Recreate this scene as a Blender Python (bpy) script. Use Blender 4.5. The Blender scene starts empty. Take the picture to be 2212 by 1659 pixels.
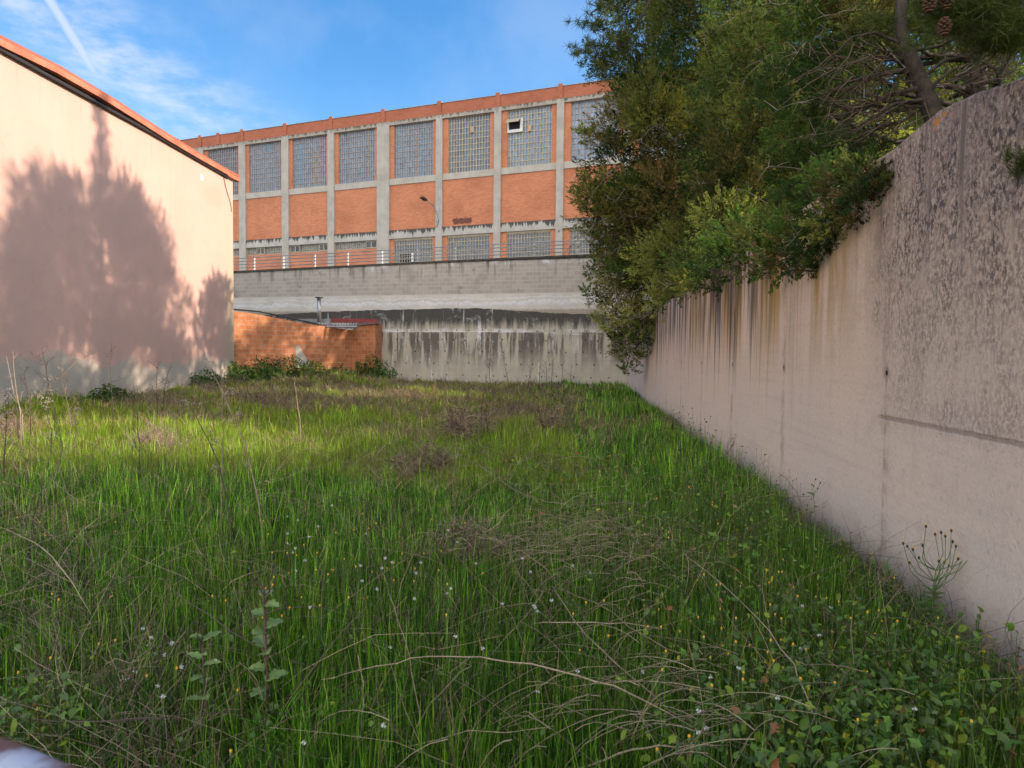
import bpy, math, random
import numpy as np
from mathutils import Vector, Matrix
rng = np.random.default_rng(7); random.seed(7)
SC = bpy.context.scene; COL = SC.collection
R = math.radians
# ------------------------------------------------------------------ camera
FPX, CX, CY = 1475.0, 1106.0, 829.5
PITCH, ROLL = math.atan(.0417), .009
cam = bpy.data.cameras.new('camera'); camo = bpy.data.objects.new('camera', cam); COL.objects.link(camo)
cam.sensor_width = 36; cam.lens = 36 * FPX / 2212; cam.clip_start = .05; cam.clip_end = 3000
_f = Vector((0, math.cos(PITCH), -math.sin(PITCH))); _r0 = Vector((1, 0, 0)); _u0 = _r0.cross(_f)
_r = _r0 * math.cos(ROLL) + _u0 * math.sin(ROLL); _u = _u0 * math.cos(ROLL) - _r0 * math.sin(ROLL)
camo.matrix_world = Matrix(((_r.x, _u.x, -_f.x, 0), (_r.y, _u.y, -_f.y, 0), (_r.z, _u.z, -_f.z, 1.6), (0, 0, 0, 1)))
cam.dof.use_dof = True; cam.dof.focus_distance = 9; cam.dof.aperture_fstop = 7.5
SC.camera = camo
# ------------------------------------------------------------------ light
SUN_EL, SUN_AZ = R(27), R(0)          # azimuth measured from +X towards +Y
sd = Vector((math.cos(SUN_EL) * math.cos(SUN_AZ), math.cos(SUN_EL) * math.sin(SUN_AZ), math.sin(SUN_EL)))
sl = bpy.data.lights.new('sun', 'SUN'); sl.energy = 2.0; sl.angle = R(.6); sl.color = (1, .82, .65)
so = bpy.data.objects.new('sun', sl); COL.objects.link(so); so.rotation_euler = sd.to_track_quat('Z', 'Y').to_euler()
SC.view_settings.view_transform = 'Standard'; SC.view_settings.look = 'None'; SC.view_settings.exposure = 1.7
SC.cycles.max_bounces = 6; SC.cycles.diffuse_bounces = 3; SC.cycles.transparent_max_bounces = 4
SC.cycles.use_denoising = True

def ray(u, v): return _f + _r * ((u - CX) / FPX) - _u * ((v - CY) / FPX)
def gp(u, v, z=0.):                    # point on the horizontal plane z
    d = ray(u, v); k = (z - 1.6) / d.z; return Vector((d.x * k, d.y * k, z))
def at(u, v, Y):                       # point at distance Y
    d = ray(u, v); k = Y / d.y; return Vector((d.x * k, Y, 1.6 + d.z * k))
def onw(u, v, p, ang):                 # (s, z) on a vertical wall plane
    t = Vector((math.cos(ang), math.sin(ang))); n = Vector((-t.y, t.x)); d = ray(u, v); d2 = Vector((d.x, d.y))
    k = n.dot(Vector(p)) / n.dot(d2); return (d2 * k - Vector(p)).dot(t), 1.6 + d.z * k

# ------------------------------------------------------------------ node helper
class NT:
    def __init__(s, tree): s.t = tree; tree.nodes.clear()
    def n(s, typ, ins=None, **kw):
        nd = s.t.nodes.new(typ)
        for k, v in kw.items(): setattr(nd, k, v)
        for k, v in (ins or {}).items(): s.put(nd.inputs[k], v)
        return nd
    def put(s, sock, v):
        if isinstance(v, bpy.types.NodeSocket): s.t.links.new(v, sock)
        elif v is not None:
            if sock.type == 'RGBA' and len(v) == 3: v = (*v, 1)
            sock.default_value = v
    def m(s, op, a, b=None, c=None, clamp=False):
        nd = s.n('ShaderNodeMath', operation=op, use_clamp=clamp); s.put(nd.inputs[0], a)
        if b is not None: s.put(nd.inputs[1], b)
        if c is not None: s.put(nd.inputs[2], c)
        return nd.outputs[0]
    def mix(s, f, a, b, mode='MIX'):
        nd = s.n('ShaderNodeMix', data_type='RGBA', blend_type=mode, clamp_factor=True)
        s.put(nd.inputs[0], f); s.put(nd.inputs[6], a); s.put(nd.inputs[7], b); return nd.outputs[2]
    def xyz(s, v): nd = s.n('ShaderNodeSeparateXYZ', {0: v}); return nd.outputs
    def comb(s, x=0., y=0., z=0.): return s.n('ShaderNodeCombineXYZ', {0: x, 1: y, 2: z}).outputs[0]
    def noise(s, v, sc, det=4., ro=.55, dist=0.):
        return s.n('ShaderNodeTexNoise', {'Vector': v, 'Scale': sc, 'Detail': det, 'Roughness': ro, 'Distortion': dist}).outputs[0]
    def mr(s, x, a, b, c=0., d=1., smooth=True):
        return s.n('ShaderNodeMapRange', {0: x, 1: a, 2: b, 3: c, 4: d}, interpolation_type='SMOOTHSTEP' if smooth else 'LINEAR').outputs[0]
    def sc(s, v, k): return s.n('ShaderNodeVectorMath', {0: v, 1: k}, operation='MULTIPLY').outputs[0]
    def obj(s): return s.n('ShaderNodeTexCoord').outputs['Object']
    def bump(s, h, st=.3, d=.02): return s.n('ShaderNodeBump', {'Height': h, 'Strength': st, 'Distance': d}).outputs[0]
    def out(s, col, rough=.85, nrm=None, **kw):
        b = s.n('ShaderNodeBsdfPrincipled', {'Base Color': col, 'Roughness': rough})
        if nrm is not None: s.put(b.inputs['Normal'], nrm)
        for k, v in kw.items(): s.put(b.inputs[k], v)
        o = s.n('ShaderNodeOutputMaterial'); s.t.links.new(b.outputs[0], o.inputs[0]); return b
MATS = {}
def mat(name):
    m = bpy.data.materials.new(name); m.use_nodes = True; MATS[name] = m; return m, NT(m.node_tree)
def simple(name, col, rough=.8, var=.25, scale=6., metal=0., bump=.15):
    m, t = mat(name); o = t.obj(); f = t.noise(o, scale, 6, .65)
    c = t.mix(t.mr(f, .3, .7), tuple(x * (1 - var) for x in col), tuple(min(1, x * (1 + var)) for x in col))
    t.out(c, rough, t.bump(t.noise(o, scale * 8, 4), bump, .01), Metallic=metal); return m
# ------------------------------------------------------------------ sky
w = bpy.data.worlds.new('World'); SC.world = w; w.use_nodes = True; t = NT(w.node_tree)
sky = t.n('ShaderNodeTexSky', sky_type='NISHITA', sun_disc=False, sun_elevation=SUN_EL, sun_rotation=R(90) - SUN_AZ, air_density=1.0, dust_density=.35, ozone_density=2.2)
g = t.n('ShaderNodeTexCoord').outputs['Generated']
skyc = t.n('ShaderNodeHueSaturation', {'Saturation': 1.32, 'Value': .56, 'Color': sky.outputs[0]}).outputs[0]
def gcirc(a, b):                       # great-circle coordinates through two sky directions
    a = a.normalized(); b = b.normalized(); n = a.cross(b).normalized(); return a, n, n.cross(a)
def dotv(v, c): return t.n('ShaderNodeVectorMath', {0: v, 1: tuple(c)}, operation='DOT_PRODUCT').outputs['Value']
warp = t.noise(g, 5., 5, .6); fine = t.noise(t.sc(g, (9, 9, 26)), 1.4, 6, .6)
def band(p, q, wid, lo, hi, soft, amp, wob):
    a, n, tt = gcirc(ray(*p), ray(*q))
    dist = t.m('ABSOLUTE', t.m('ADD', dotv(g, n), t.m('MULTIPLY', t.m('SUBTRACT', warp, .5), wob)))
    along = dotv(g, tt)
    k = t.m('MULTIPLY', t.mr(dist, 0., wid, 1., 0.), t.m('MULTIPLY', t.mr(along, lo - soft, lo + soft), t.mr(along, hi - soft, hi + soft, 1., 0.)))
    return t.m('MULTIPLY', k, amp)
c1 = band((108, 0), (182, 118), .0095, -.4, .085, .03, 1.1, .008)
c1b = band((182, 118), (245, 222), .005, -.02, .075, .02, .35, .012)
c2 = t.m('MULTIPLY', band((95, 35), (430, 235), .085, -.2, .27, .12, 1.15, .09), t.mr(fine, .3, .75))
c3 = t.m('MULTIPLY', band((700, 60), (1250, 90), .2, -.3, .5, .3, .28, .12), t.mr(warp, .35, .75))
cl = t.m('MAXIMUM', t.m('MAXIMUM', c1, c1b), t.m('ADD', c2, c3), clamp=True)
zz = t.xyz(g)[2]
cl = t.m('MULTIPLY', cl, t.mr(zz, 0., .08))
skyc = t.mix(t.m('MULTIPLY', cl, .7), skyc, (1.75, 1.9, 2.15))
# added unseen bright cloud behind the viewer, neutral fill for the shaded faces
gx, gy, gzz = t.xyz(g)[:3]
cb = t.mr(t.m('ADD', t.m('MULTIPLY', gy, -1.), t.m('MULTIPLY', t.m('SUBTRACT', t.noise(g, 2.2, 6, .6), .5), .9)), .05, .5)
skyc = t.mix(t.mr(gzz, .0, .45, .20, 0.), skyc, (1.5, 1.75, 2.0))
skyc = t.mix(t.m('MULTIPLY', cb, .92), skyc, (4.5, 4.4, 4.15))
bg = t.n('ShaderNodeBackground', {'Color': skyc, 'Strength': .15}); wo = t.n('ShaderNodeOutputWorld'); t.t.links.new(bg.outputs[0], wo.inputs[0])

# ------------------------------------------------------------------ objects
def tag(o, label=None, cat=None, group=None, kind=None):
    if label: o['label'] = label
    if cat: o['category'] = cat
    if group: o['group'] = group
    if kind: o['kind'] = kind
    return o
def empty(name, loc=(0, 0, 0), rz=0., **kw):
    o = bpy.data.objects.new(name, None); COL.objects.link(o); o.location = loc; o.rotation_euler = (0, 0, rz); o.empty_display_size = .2
    return tag(o, **kw)
def link(name, me, mats, parent=None):
    o = bpy.data.objects.new(name, me); COL.objects.link(o)
    for m in (mats if isinstance(mats, (list, tuple)) else [mats]): me.materials.append(m)
    if parent: o.parent = parent
    return o
class MB:
    def __init__(s): s.v = []; s.f = []; s.mi = []; s.k = 0
    def face(s, pts, mi=None):
        b = len(s.v); s.v += [tuple(p) for p in pts]; s.f.append(tuple(range(b, b + len(pts)))); s.mi.append(s.k if mi is None else mi)
    def box(s, x0, x1, y0, y1, z0, z1):
        b = len(s.v); s.v += [(x, y, z) for z in (z0, z1) for x, y in ((x0, y0), (x1, y0), (x1, y1), (x0, y1))]
        for q in ((3, 2, 1, 0), (4, 5, 6, 7), (0, 1, 5, 4), (1, 2, 6, 5), (2, 3, 7, 6), (3, 0, 4, 7)): s.f.append(tuple(b + i for i in q)); s.mi.append(s.k)
        return s
    def hexa(s, p):                    # 8 points, bottom then top, both counter-clockwise
        b = len(s.v); s.v += [tuple(q) for q in p]
        for q in ((3, 2, 1, 0), (4, 5, 6, 7), (0, 1, 5, 4), (1, 2, 6, 5), (2, 3, 7, 6), (3, 0, 4, 7)): s.f.append(tuple(b + i for i in q)); s.mi.append(s.k)
    def tube(s, pts, rad, n=8, cap=True):
        pts = [Vector(p) for p in pts]; rad = rad if isinstance(rad, (list, tuple)) else [rad] * len(pts); b = len(s.v); px = None
        for i, p in enumerate(pts):
            d = (pts[min(i + 1, len(pts) - 1)] - pts[max(i - 1, 0)]).normalized()
            if px is None: px = d.orthogonal().normalized()
            px = (px - d * px.dot(d)).normalized(); py = d.cross(px)
            for k in range(n):
                a = 2 * math.pi * k / n; s.v.append(tuple(p + (px * math.cos(a) + py * math.sin(a)) * rad[i]))
        for i in range(len(pts) - 1):
            for k in range(n): s.f.append((b + i * n + k, b + i * n + (k + 1) % n, b + (i + 1) * n + (k + 1) % n, b + (i + 1) * n + k)); s.mi.append(s.k)
        if cap:
            s.f.append(tuple(b + k for k in range(n))[::-1]); s.mi.append(s.k)
            e = b + (len(pts) - 1) * n; s.f.append(tuple(e + k for k in range(n))); s.mi.append(s.k)
        return s
    def lump(s, c, r, n=8, m=5, sq=(1, 1, 1)):
        b = len(s.v); c = Vector(c)
        for i in range(m + 1):
            th = math.pi * i / m
            for k in range(n):
                a = 2 * math.pi * k / n; s.v.append((c.x + r * sq[0] * math.sin(th) * math.cos(a), c.y + r * sq[1] * math.sin(th) * math.sin(a), c.z + r * sq[2] * math.cos(th)))
        for i in range(m):
            for k in range(n): s.f.append((b + i * n + k, b + (i + 1) * n + k, b + (i + 1) * n + (k + 1) % n, b + i * n + (k + 1) % n)); s.mi.append(s.k)
    def build(s, name, mats, parent=None, smooth=False):
        me = bpy.data.meshes.new(name); me.from_pydata(s.v, [], s.f); me.polygons.foreach_set('material_index', s.mi)
        if smooth: me.polygons.foreach_set('use_smooth', [True] * len(s.f))
        me.update(); return link(name, me, mats, parent)
def npmesh(name, V, F, C=None, mats=None, parent=None, smooth=False, mi=None):
    """V (n,3), F list of int arrays (each (m,k)), C (n,3) point colours"""
    me = bpy.data.meshes.new(name); me.vertices.add(len(V)); me.vertices.foreach_set('co', V.astype(np.float32).ravel())
    loops = np.concatenate([f.ravel() for f in F]).astype(np.int32); tot = np.concatenate([np.full(len(f), f.shape[1]) for f in F]).astype(np.int32)
    st = np.concatenate([[0], np.cumsum(tot)[:-1]]).astype(np.int32)
    me.loops.add(len(loops)); me.loops.foreach_set('vertex_index', loops)
    me.polygons.add(len(tot)); me.polygons.foreach_set('loop_start', st); me.polygons.foreach_set('loop_total', tot)
    if smooth: me.polygons.foreach_set('use_smooth', np.ones(len(tot), bool))
    if mi is not None: me.polygons.foreach_set('material_index', mi.astype(np.int32))
    me.update(calc_edges=True)
    if C is not None:
        a = me.color_attributes.new('tint', 'FLOAT_COLOR', 'POINT'); a.data.foreach_set('color', np.concatenate([C, np.ones((len(C), 1))], 1).astype(np.float32).ravel())
    return link(name, me, mats, parent)
def unit(a): return a / np.maximum(np.linalg.norm(a, axis=-1, keepdims=True), 1e-9)

# ------------------------------------------------------------------ materials
def leafmat(name, trans=.3, rough=.55, spec=.25):
    m, t = mat(name); a = t.n('ShaderNodeAttribute', attribute_name='tint').outputs['Color']
    b = t.n('ShaderNodeBsdfPrincipled', {'Base Color': a, 'Roughness': rough, 'Specular IOR Level': spec})
    tr = t.n('ShaderNodeBsdfTranslucent', {'Color': t.mix(1., a, (1.25, 1.15, .55), 'MULTIPLY')})
    ms = t.n('ShaderNodeMixShader', {0: trans, 1: b.outputs[0], 2: tr.outputs[0]}); o = t.n('ShaderNodeOutputMaterial'); t.t.links.new(ms.outputs[0], o.inputs[0]); return m
M_GRASS = leafmat('grass_blade', .38, .5, .3); M_LEAF = leafmat('conifer_leaf', .42, .6, .2); M_DRY = leafmat('dry_stem', .12, .8, .15); M_HERB = leafmat('herb_leaf', .3, .5, .3)
M_BARK = simple('bark', (.06, .043, .033), .9, .45, 14., bump=.6)
M_RUSTRAIL, t = mat('painted_rusty_pipe'); o_ = t.obj(); f_ = t.noise(o_, 9., 5, .6)
t.out(t.mix(t.mr(f_, .42, .54), (.40, .44, .55), (.14, .065, .05)), .5)
# soil
M_SOIL, t = mat('soil'); o_ = t.obj(); f_ = t.noise(o_, 1.6, 8, .7)
t.out(t.mix(t.mr(f_, .3, .7), (.035, .035, .014), (.10, .08, .045)), .95, t.bump(t.noise(o_, 22., 6, .7), .8, .04))
M_LITTER, t = mat('needle_litter'); o_ = t.obj()
t.out(t.mix(t.noise(o_, 5., 8, .7), (.05, .035, .02), (.13, .09, .05)), .95, t.bump(t.noise(o_, 30., 6, .7), .8, .04))
M_GRAVEL = simple('terrace_concrete', (.3, .29, .27), .9, .2, 3.)

def streaks(t, o, sx=9., sz=.28, off=0.):
    x, y, z = t.xyz(o)[:3]
    v = t.comb(t.m('ADD', t.m('MULTIPLY', x, sx), off), 0., t.m('MULTIPLY', z, sz))
    return t.noise(v, 1., 6, .7, .25)
# right wall: cast concrete with streaks, lichen and seams (x along, z up)
M_RWALL, t = mat('cast_concrete_stained'); o_ = t.obj(); X, Y_, Z = t.xyz(o_)[:3]
big = t.noise(o_, .55, 5, .55); mid = t.noise(o_, 3.2, 7, .7); spk = t.noise(o_, 26., 6, .75); spk2 = t.noise(t.sc(o_, (1, 1, .6)), 60., 4, .6)
c = t.mix(t.mr(big, .3, .7), (.74, .635, .52), (.67, .60, .525))
c = t.mix(t.mr(Z, .0, 2.3), c, t.mix(.6, c, (.72, .50, .35)))
hor = t.noise(t.comb(t.m('MULTIPLY', X, .5), 0., t.m('MULTIPLY', Z, 16.)), 1., 4, .6)
c = t.mix(t.m('MULTIPLY', t.mr(hor, .45, .8), .18), c, (.30, .27, .26))
c = t.mix(t.m('MULTIPLY', t.mr(spk, .50, .75), .42), c, (.26, .21, .19)); c = t.mix(t.m('MULTIPLY', t.mr(mid, .5, .75), .3), c, (.42, .33, .28)); c = t.mix(t.m('MULTIPLY', t.mr(t.noise(o_, 45., 3, .6), .68, .74), .7), c, (.12, .09, .085))
far = t.mr(X, 3.6, 7.0)
# warm yellow-green algae under the trees
al = t.m('MULTIPLY', t.m('MULTIPLY', t.mr(Z, 1.25, 2.5), t.mr(streaks(t, o_, 1.9, .2), .40, .58)), t.m('MULTIPLY', t.mr(X, 1.4, 3.), t.mr(X, 8.5, 12., 1., 0.)))
c = t.mix(t.m('MULTIPLY', al, .95), c, (.42, .25, .05))
# dark streaks running from the top
ln = t.noise(t.comb(t.m('MULTIPLY', X, 1.1), 0., 0.), 1., 3, .6)
drip = t.m('SUBTRACT', 3.2, Z)
reach = t.m('MULTIPLY', t.mr(t.noise(t.comb(t.m('MULTIPLY', X, 3.1), 4., 0.), 1., 4, .7), .3, .75, .5, 3.0), 1.)
s1 = t.mr(streaks(t, o_, 5., .10), .43, .52)
fade = t.mr(t.m('DIVIDE', drip, reach), .55, 1.1, 1., 0.)
dk = t.m('MULTIPLY', t.m('MULTIPLY', s1, fade), t.m('MULTIPLY', t.mr(X, 3.2, 6.2, .12, 1.), t.mr(ln, .3, .5, .35, 1.)))
c = t.mix(t.m('MULTIPLY', dk, .93), c, (.06, .048, .046))
s2 = t.m('MULTIPLY', t.m('MULTIPLY', t.mr(streaks(t, o_, 9., .1, 7.), .54, .66), t.mr(Z, .5, 2.8, 0., .5)), t.mr(X, 1.5, 4., .2, 1.))
c = t.mix(s2, c, (.28, .18, .13))
wh = t.m('MULTIPLY', t.mr(streaks(t, o_, 12., .1, 31.), .56, .64), t.mr(X, 6., 10., 0., .6))
c = t.mix(wh, c, (.62, .57, .56))
# near upper part: mottled dark lichen above the construction joint
nearm = t.m('MULTIPLY', t.mr(t.m('ADD', t.m('ADD', X, t.m('MULTIPLY', Z, -.25)), t.m('MULTIPLY', t.m('SUBTRACT', t.noise(o_, 2.2, 7, .7), .5), 2.2)), .6, 1.9, 1., 0.), t.mr(t.m('ADD', Z, t.m('MULTIPLY', mid, .25)), 1.22, 1.36))
l1 = t.mr(t.noise(t.sc(o_, (1, 1, .6)), 38., 5, .8), .42, .56); l2 = t.mr(t.noise(t.sc(o_, (1, 1, .4)), 2.6, 5, .65), .3, .62)
hz = t.mr(Z, 1.2, 2.7, .45, 1.)
dsv = t.m('MULTIPLY', t.m('MULTIPLY', nearm, t.mr(streaks(t, o_, 5., .35, 3.), .5, .62)), t.mr(Z, 1.7, 2.6, 0., .8))
li = t.m('MULTIPLY', t.m('MULTIPLY', nearm, t.m('ADD', t.m('MULTIPLY', l1, t.mr(t.noise(t.sc(o_, (1, 1, .6)), 7., 5, .7), .35, .6, .35, 1.)), .16)), t.m('MULTIPLY', t.m('ADD', l2, .35, clamp=True), hz))
li2 = t.m('MULTIPLY', t.m('MULTIPLY', t.mr(X, .8, 2.9, .8, 0.), t.mr(Z, 2.0, 2.9)), t.mr(spk, .4, .6))
c = t.mix(t.m('MULTIPLY', t.m('MAXIMUM', t.m('MAXIMUM', li, li2), dsv), .97), c, (.085, .064, .058))
low = t.m('MULTIPLY', t.m('MULTIPLY', t.mr(X, 2.2, 1., 0., 1.), t.mr(t.noise(o_, 2., 4), .5, .65)), t.mr(spk2, .5, .65))
c = t.mix(t.m('MULTIPLY', low, .35), c, (.2, .16, .17))
# seams every 2.4 m with tie holes; horizontal joint near the viewer
md = t.m('ABSOLUTE', t.m('SUBTRACT', t.m('MODULO', t.m('ADD', t.m('ADD', X, 9.6 - 1.57 + 1.2), t.m('MULTIPLY', t.m('SUBTRACT', mid, .5), .03)), 2.4), 1.2))
seam = t.m('MULTIPLY', t.mr(md, .006, .022, 1., 0.), t.mr(t.noise(t.comb(X, 0., t.m('MULTIPLY', Z, 3.)), 2., 5, .7), .38, .6))
seamb = t.m('MULTIPLY', t.mr(md, .03, .10, 1., 0.), t.mr(mid, .42, .62))
c = t.mix(t.m('MULTIPLY', seam, .55), c, (.30, .23, .20)); c = t.mix(t.m('MULTIPLY', seamb, .6), c, (.40, .29, .22))
zh = t.m('ABSOLUTE', t.m('SUBTRACT', t.m('ADD', Z, t.m('MULTIPLY', t.m('SUBTRACT', mid, .5), .03)), 1.19))
hj = t.m('MULTIPLY', t.mr(zh, .006, .024, 1., 0.), t.mr(X, 1.75, 1.6, 0., 1.))
c = t.mix(t.m('MULTIPLY', hj, .6), c, (.24, .18, .15))
def hole(zc): return t.m('SQRT', t.m('ADD', t.m('POWER', md, 2.), t.m('POWER', t.m('SUBTRACT', Z, zc), 2.)))
hd = t.m('MINIMUM', t.m('MINIMUM', hole(1.5), hole(.13)), hole(2.86))
c = t.mix(t.mr(hd, .03, .06, .6, 0.), c, (.25, .2, .18)); c = t.mix(t.mr(hd, .014, .02, 1., 0.), c, (.02, .02, .02))
# soil splash and orange lichen at the crest
c = t.mix(t.m('MULTIPLY', t.mr(t.m('ADD', Z, t.m('MULTIPLY', mid, -.3)), -.1, .25, 1., 0.), .6), c, (.17, .13, .11))
orl = t.m('MULTIPLY', t.mr(Z, 2.97, 3.03), t.mr(t.noise(o_, 4.5, 4, .6), .58, .62)); c = t.mix(t.m('MULTIPLY', orl, .9), c, (.62, .22, .03))
h = t.m('ADD', t.m('MULTIPLY', spk, .5), t.m('MULTIPLY', spk2, .3)); h = t.m('SUBTRACT', h, t.m('MULTIPLY', t.m('MAXIMUM', seam, hj), .3)); h = t.m('SUBTRACT', h, t.mr(hd, .014, .022, 2., 0.))
t.out(c, .9, t.bump(h, .8, .02))

# lower far retaining wall: board-marked concrete, dark runs from the ledge and the crest, white lime, weep holes
M_LOWER, t = mat('weathered_retaining_concrete'); o_ = t.obj(); X, Y_, Z = t.xyz(o_)[:3]
mid = t.noise(o_, 1.1, 7, .65); spk = t.noise(o_, 9., 7, .75)
c = t.mix(t.mr(mid, .35, .7), (.56, .52, .43), (.46, .43, .37))
bm = t.noise(t.comb(t.m('MULTIPLY', X, .3), 0., t.m('MULTIPLY', Z, 9.)), 1., 3, .6); c = t.mix(t.m('MULTIPLY', t.mr(bm, .5, .8), .35), c, (.34, .32, .28))
up = t.mr(Z, 2.68, 2.74)
d1 = t.mr(streaks(t, o_, 2.4, .22), .44, .54); below = t.mr(t.m('ADD', Z, t.m('MULTIPLY', t.m('SUBTRACT', streaks(t, o_, 1.3, .1, 3.), .5), 2.6)), .55, 2.3)
c = t.mix(t.m('MULTIPLY', t.m('MULTIPLY', t.m('MULTIPLY', d1, below), t.m('SUBTRACT', 1., up)), .84), c, (.085, .068, .062))
topd = t.m('MULTIPLY', t.mr(t.m('ADD', Z, t.m('MULTIPLY', t.m('SUBTRACT', streaks(t, o_, 3.2, .3, 9.), .5), 1.6)), 2.7, 3.35), up)
c = t.mix(t.m('MULTIPLY', topd, .93), c, (.045, .042, .042))
c = t.mix(t.m('MULTIPLY', t.m('MULTIPLY', t.mr(streaks(t, o_, 5., .3, 15.), .5, .62), up), .6), c, (.09, .08, .075))
wx = t.mr(streaks(t, o_, 3.4, .3, 51.), .555, .63); wx2 = t.mr(streaks(t, o_, 1.2, 1.6, 77.), .56, .66)
c = t.mix(t.m('MULTIPLY', t.m('MULTIPLY', wx, t.m('MULTIPLY', t.mr(spk, .3, .55), t.mr(streaks(t, o_, .55, .3, 5.), .42, .58))), .95), c, (.80, .80, .84))
c = t.mix(t.m('MULTIPLY', t.m('MULTIPLY', wx2, t.mr(spk, .35, .5)), .45), c, (.58, .58, .6))
lg = t.m('MULTIPLY', t.mr(t.m('ABSOLUTE', t.m('SUBTRACT', Z, t.m('ADD', 2.78, t.m('MULTIPLY', t.m('SUBTRACT', mid, .5), .25)))), .02, .13, 1., 0.), t.mr(streaks(t, o_, 1.7, .5, 21.), .42, .55))
c = t.mix(t.m('MULTIPLY', lg, .85), c, (.68, .67, .68))
c = t.mix(t.m('MULTIPLY', t.mr(spk, .55, .75), .3), c, (.14, .13, .12))
t.out(c, .92, t.bump(spk, .5, .03))

# upper far wall: grey block work, plaster foot with lime bloom
M_BLOCK, t = mat('grey_block_wall'); o_ = t.obj(); X, Y_, Z = t.xyz(o_)[:3]
n1 = t.noise(o_, .8, 6, .6); spk = t.noise(o_, 7., 7, .7)
bk = t.n('ShaderNodeTexBrick', {'Vector': t.comb(X, t.m('SUBTRACT', Z, .6), 0.), 'Scale': 1., 'Color1': (.27, .25, .235, 1), 'Color2': (.34, .32, .305, 1), 'Mortar': (.40, .385, .37, 1), 'Mortar Size': .012, 'Brick Width': .4, 'Row Height': .2, 'Mortar Smooth': .3, 'Bias': 0.})
c = t.mix(.75, (.40, .37, .345), t.mix(1., bk.outputs[0], (1.5, 1.43, 1.36), 'MULTIPLY'))
c = t.mix(t.m('MULTIPLY', t.mr(n1, .5, .75), .55), c, (.19, .175, .165))
blot = t.mr(t.noise(t.comb(t.m('MULTIPLY', X, 1.6), 3., t.m('MULTIPLY', Z, 1.5)), 1., 5, .65), .58, .72)
c = t.mix(t.m('MULTIPLY', blot, .75), c, (.15, .135, .12))
plas = t.mr(t.m('ADD', Z, t.m('MULTIPLY', t.m('SUBTRACT', n1, .5), .03)), 4.60, 4.57, 0., 1.)
pc = t.mix(t.mr(n1, .4, .65), (.58, .55, .50), (.68, .64, .58))
wv = t.noise(t.comb(t.m('MULTIPLY', X, .7), 0., t.m('MULTIPLY', Z, .6)), 1., 8, .8); lvl = t.m('ADD', 3.7, t.m('MULTIPLY', wv, 1.0))
dz = t.m('SUBTRACT', lvl, Z)
bloom = t.m('MULTIPLY', t.mr(dz, -.03, .03), t.mr(dz, .02, .26, 1., 0.)); bl2 = t.m('MULTIPLY', t.mr(t.m('ABSOLUTE', t.m('SUBTRACT', Z, t.m('ADD', 4.02, t.m('MULTIPLY', wv, .7)))), .015, .05, 1., 0.), .7)
pc = t.mix(t.m('MULTIPLY', t.m('MAXIMUM', bloom, bl2), t.mr(spk, .36, .56, .1, .9)), pc, (.80, .81, .88))
pc = t.mix(t.m('MULTIPLY', t.mr(streaks(t, o_, 1., 1.2, 61.), .5, .65), .55), pc, (.62, .62, .66))
pc = t.mix(t.mr(t.m('SUBTRACT', Z, t.m('MULTIPLY', spk, .25)), 3.62, 3.75, .6, 0.), pc, (.22, .17, .10))
c = t.mix(plas, c, pc)
tb = t.mr(t.m('ADD', Z, t.m('MULTIPLY', t.m('SUBTRACT', streaks(t, o_, 1.4, .5, 13.), .5), 1.3)), 5.9, 6.25)
wb = t.m('MULTIPLY', tb, t.mr(streaks(t, o_, .8, .8, 44.), .5, .6)); c = t.mix(t.m('MULTIPLY', wb, .85), c, (.80, .82, .90))
ts = t.m('MULTIPLY', t.mr(streaks(t, o_, 2.6, .22, 29.), .52, .62), t.mr(Z, 5.0, 6.2)); c = t.mix(t.m('MULTIPLY', ts, .75), c, (.09, .08, .075))
c = t.mix(t.mr(t.m('ADD', Z, t.m('MULTIPLY', spk, .16)), 6.19, 6.27, 0., .9), c, (.05, .047, .045))
t.out(c, .92, t.bump(t.m('ADD', bk.outputs['Fac'], t.m('MULTIPLY', spk, -1.)), .3, .02))
M_COPE = simple('mossy_coping', (.07, .066, .06), .95, .4, 5.)

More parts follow.
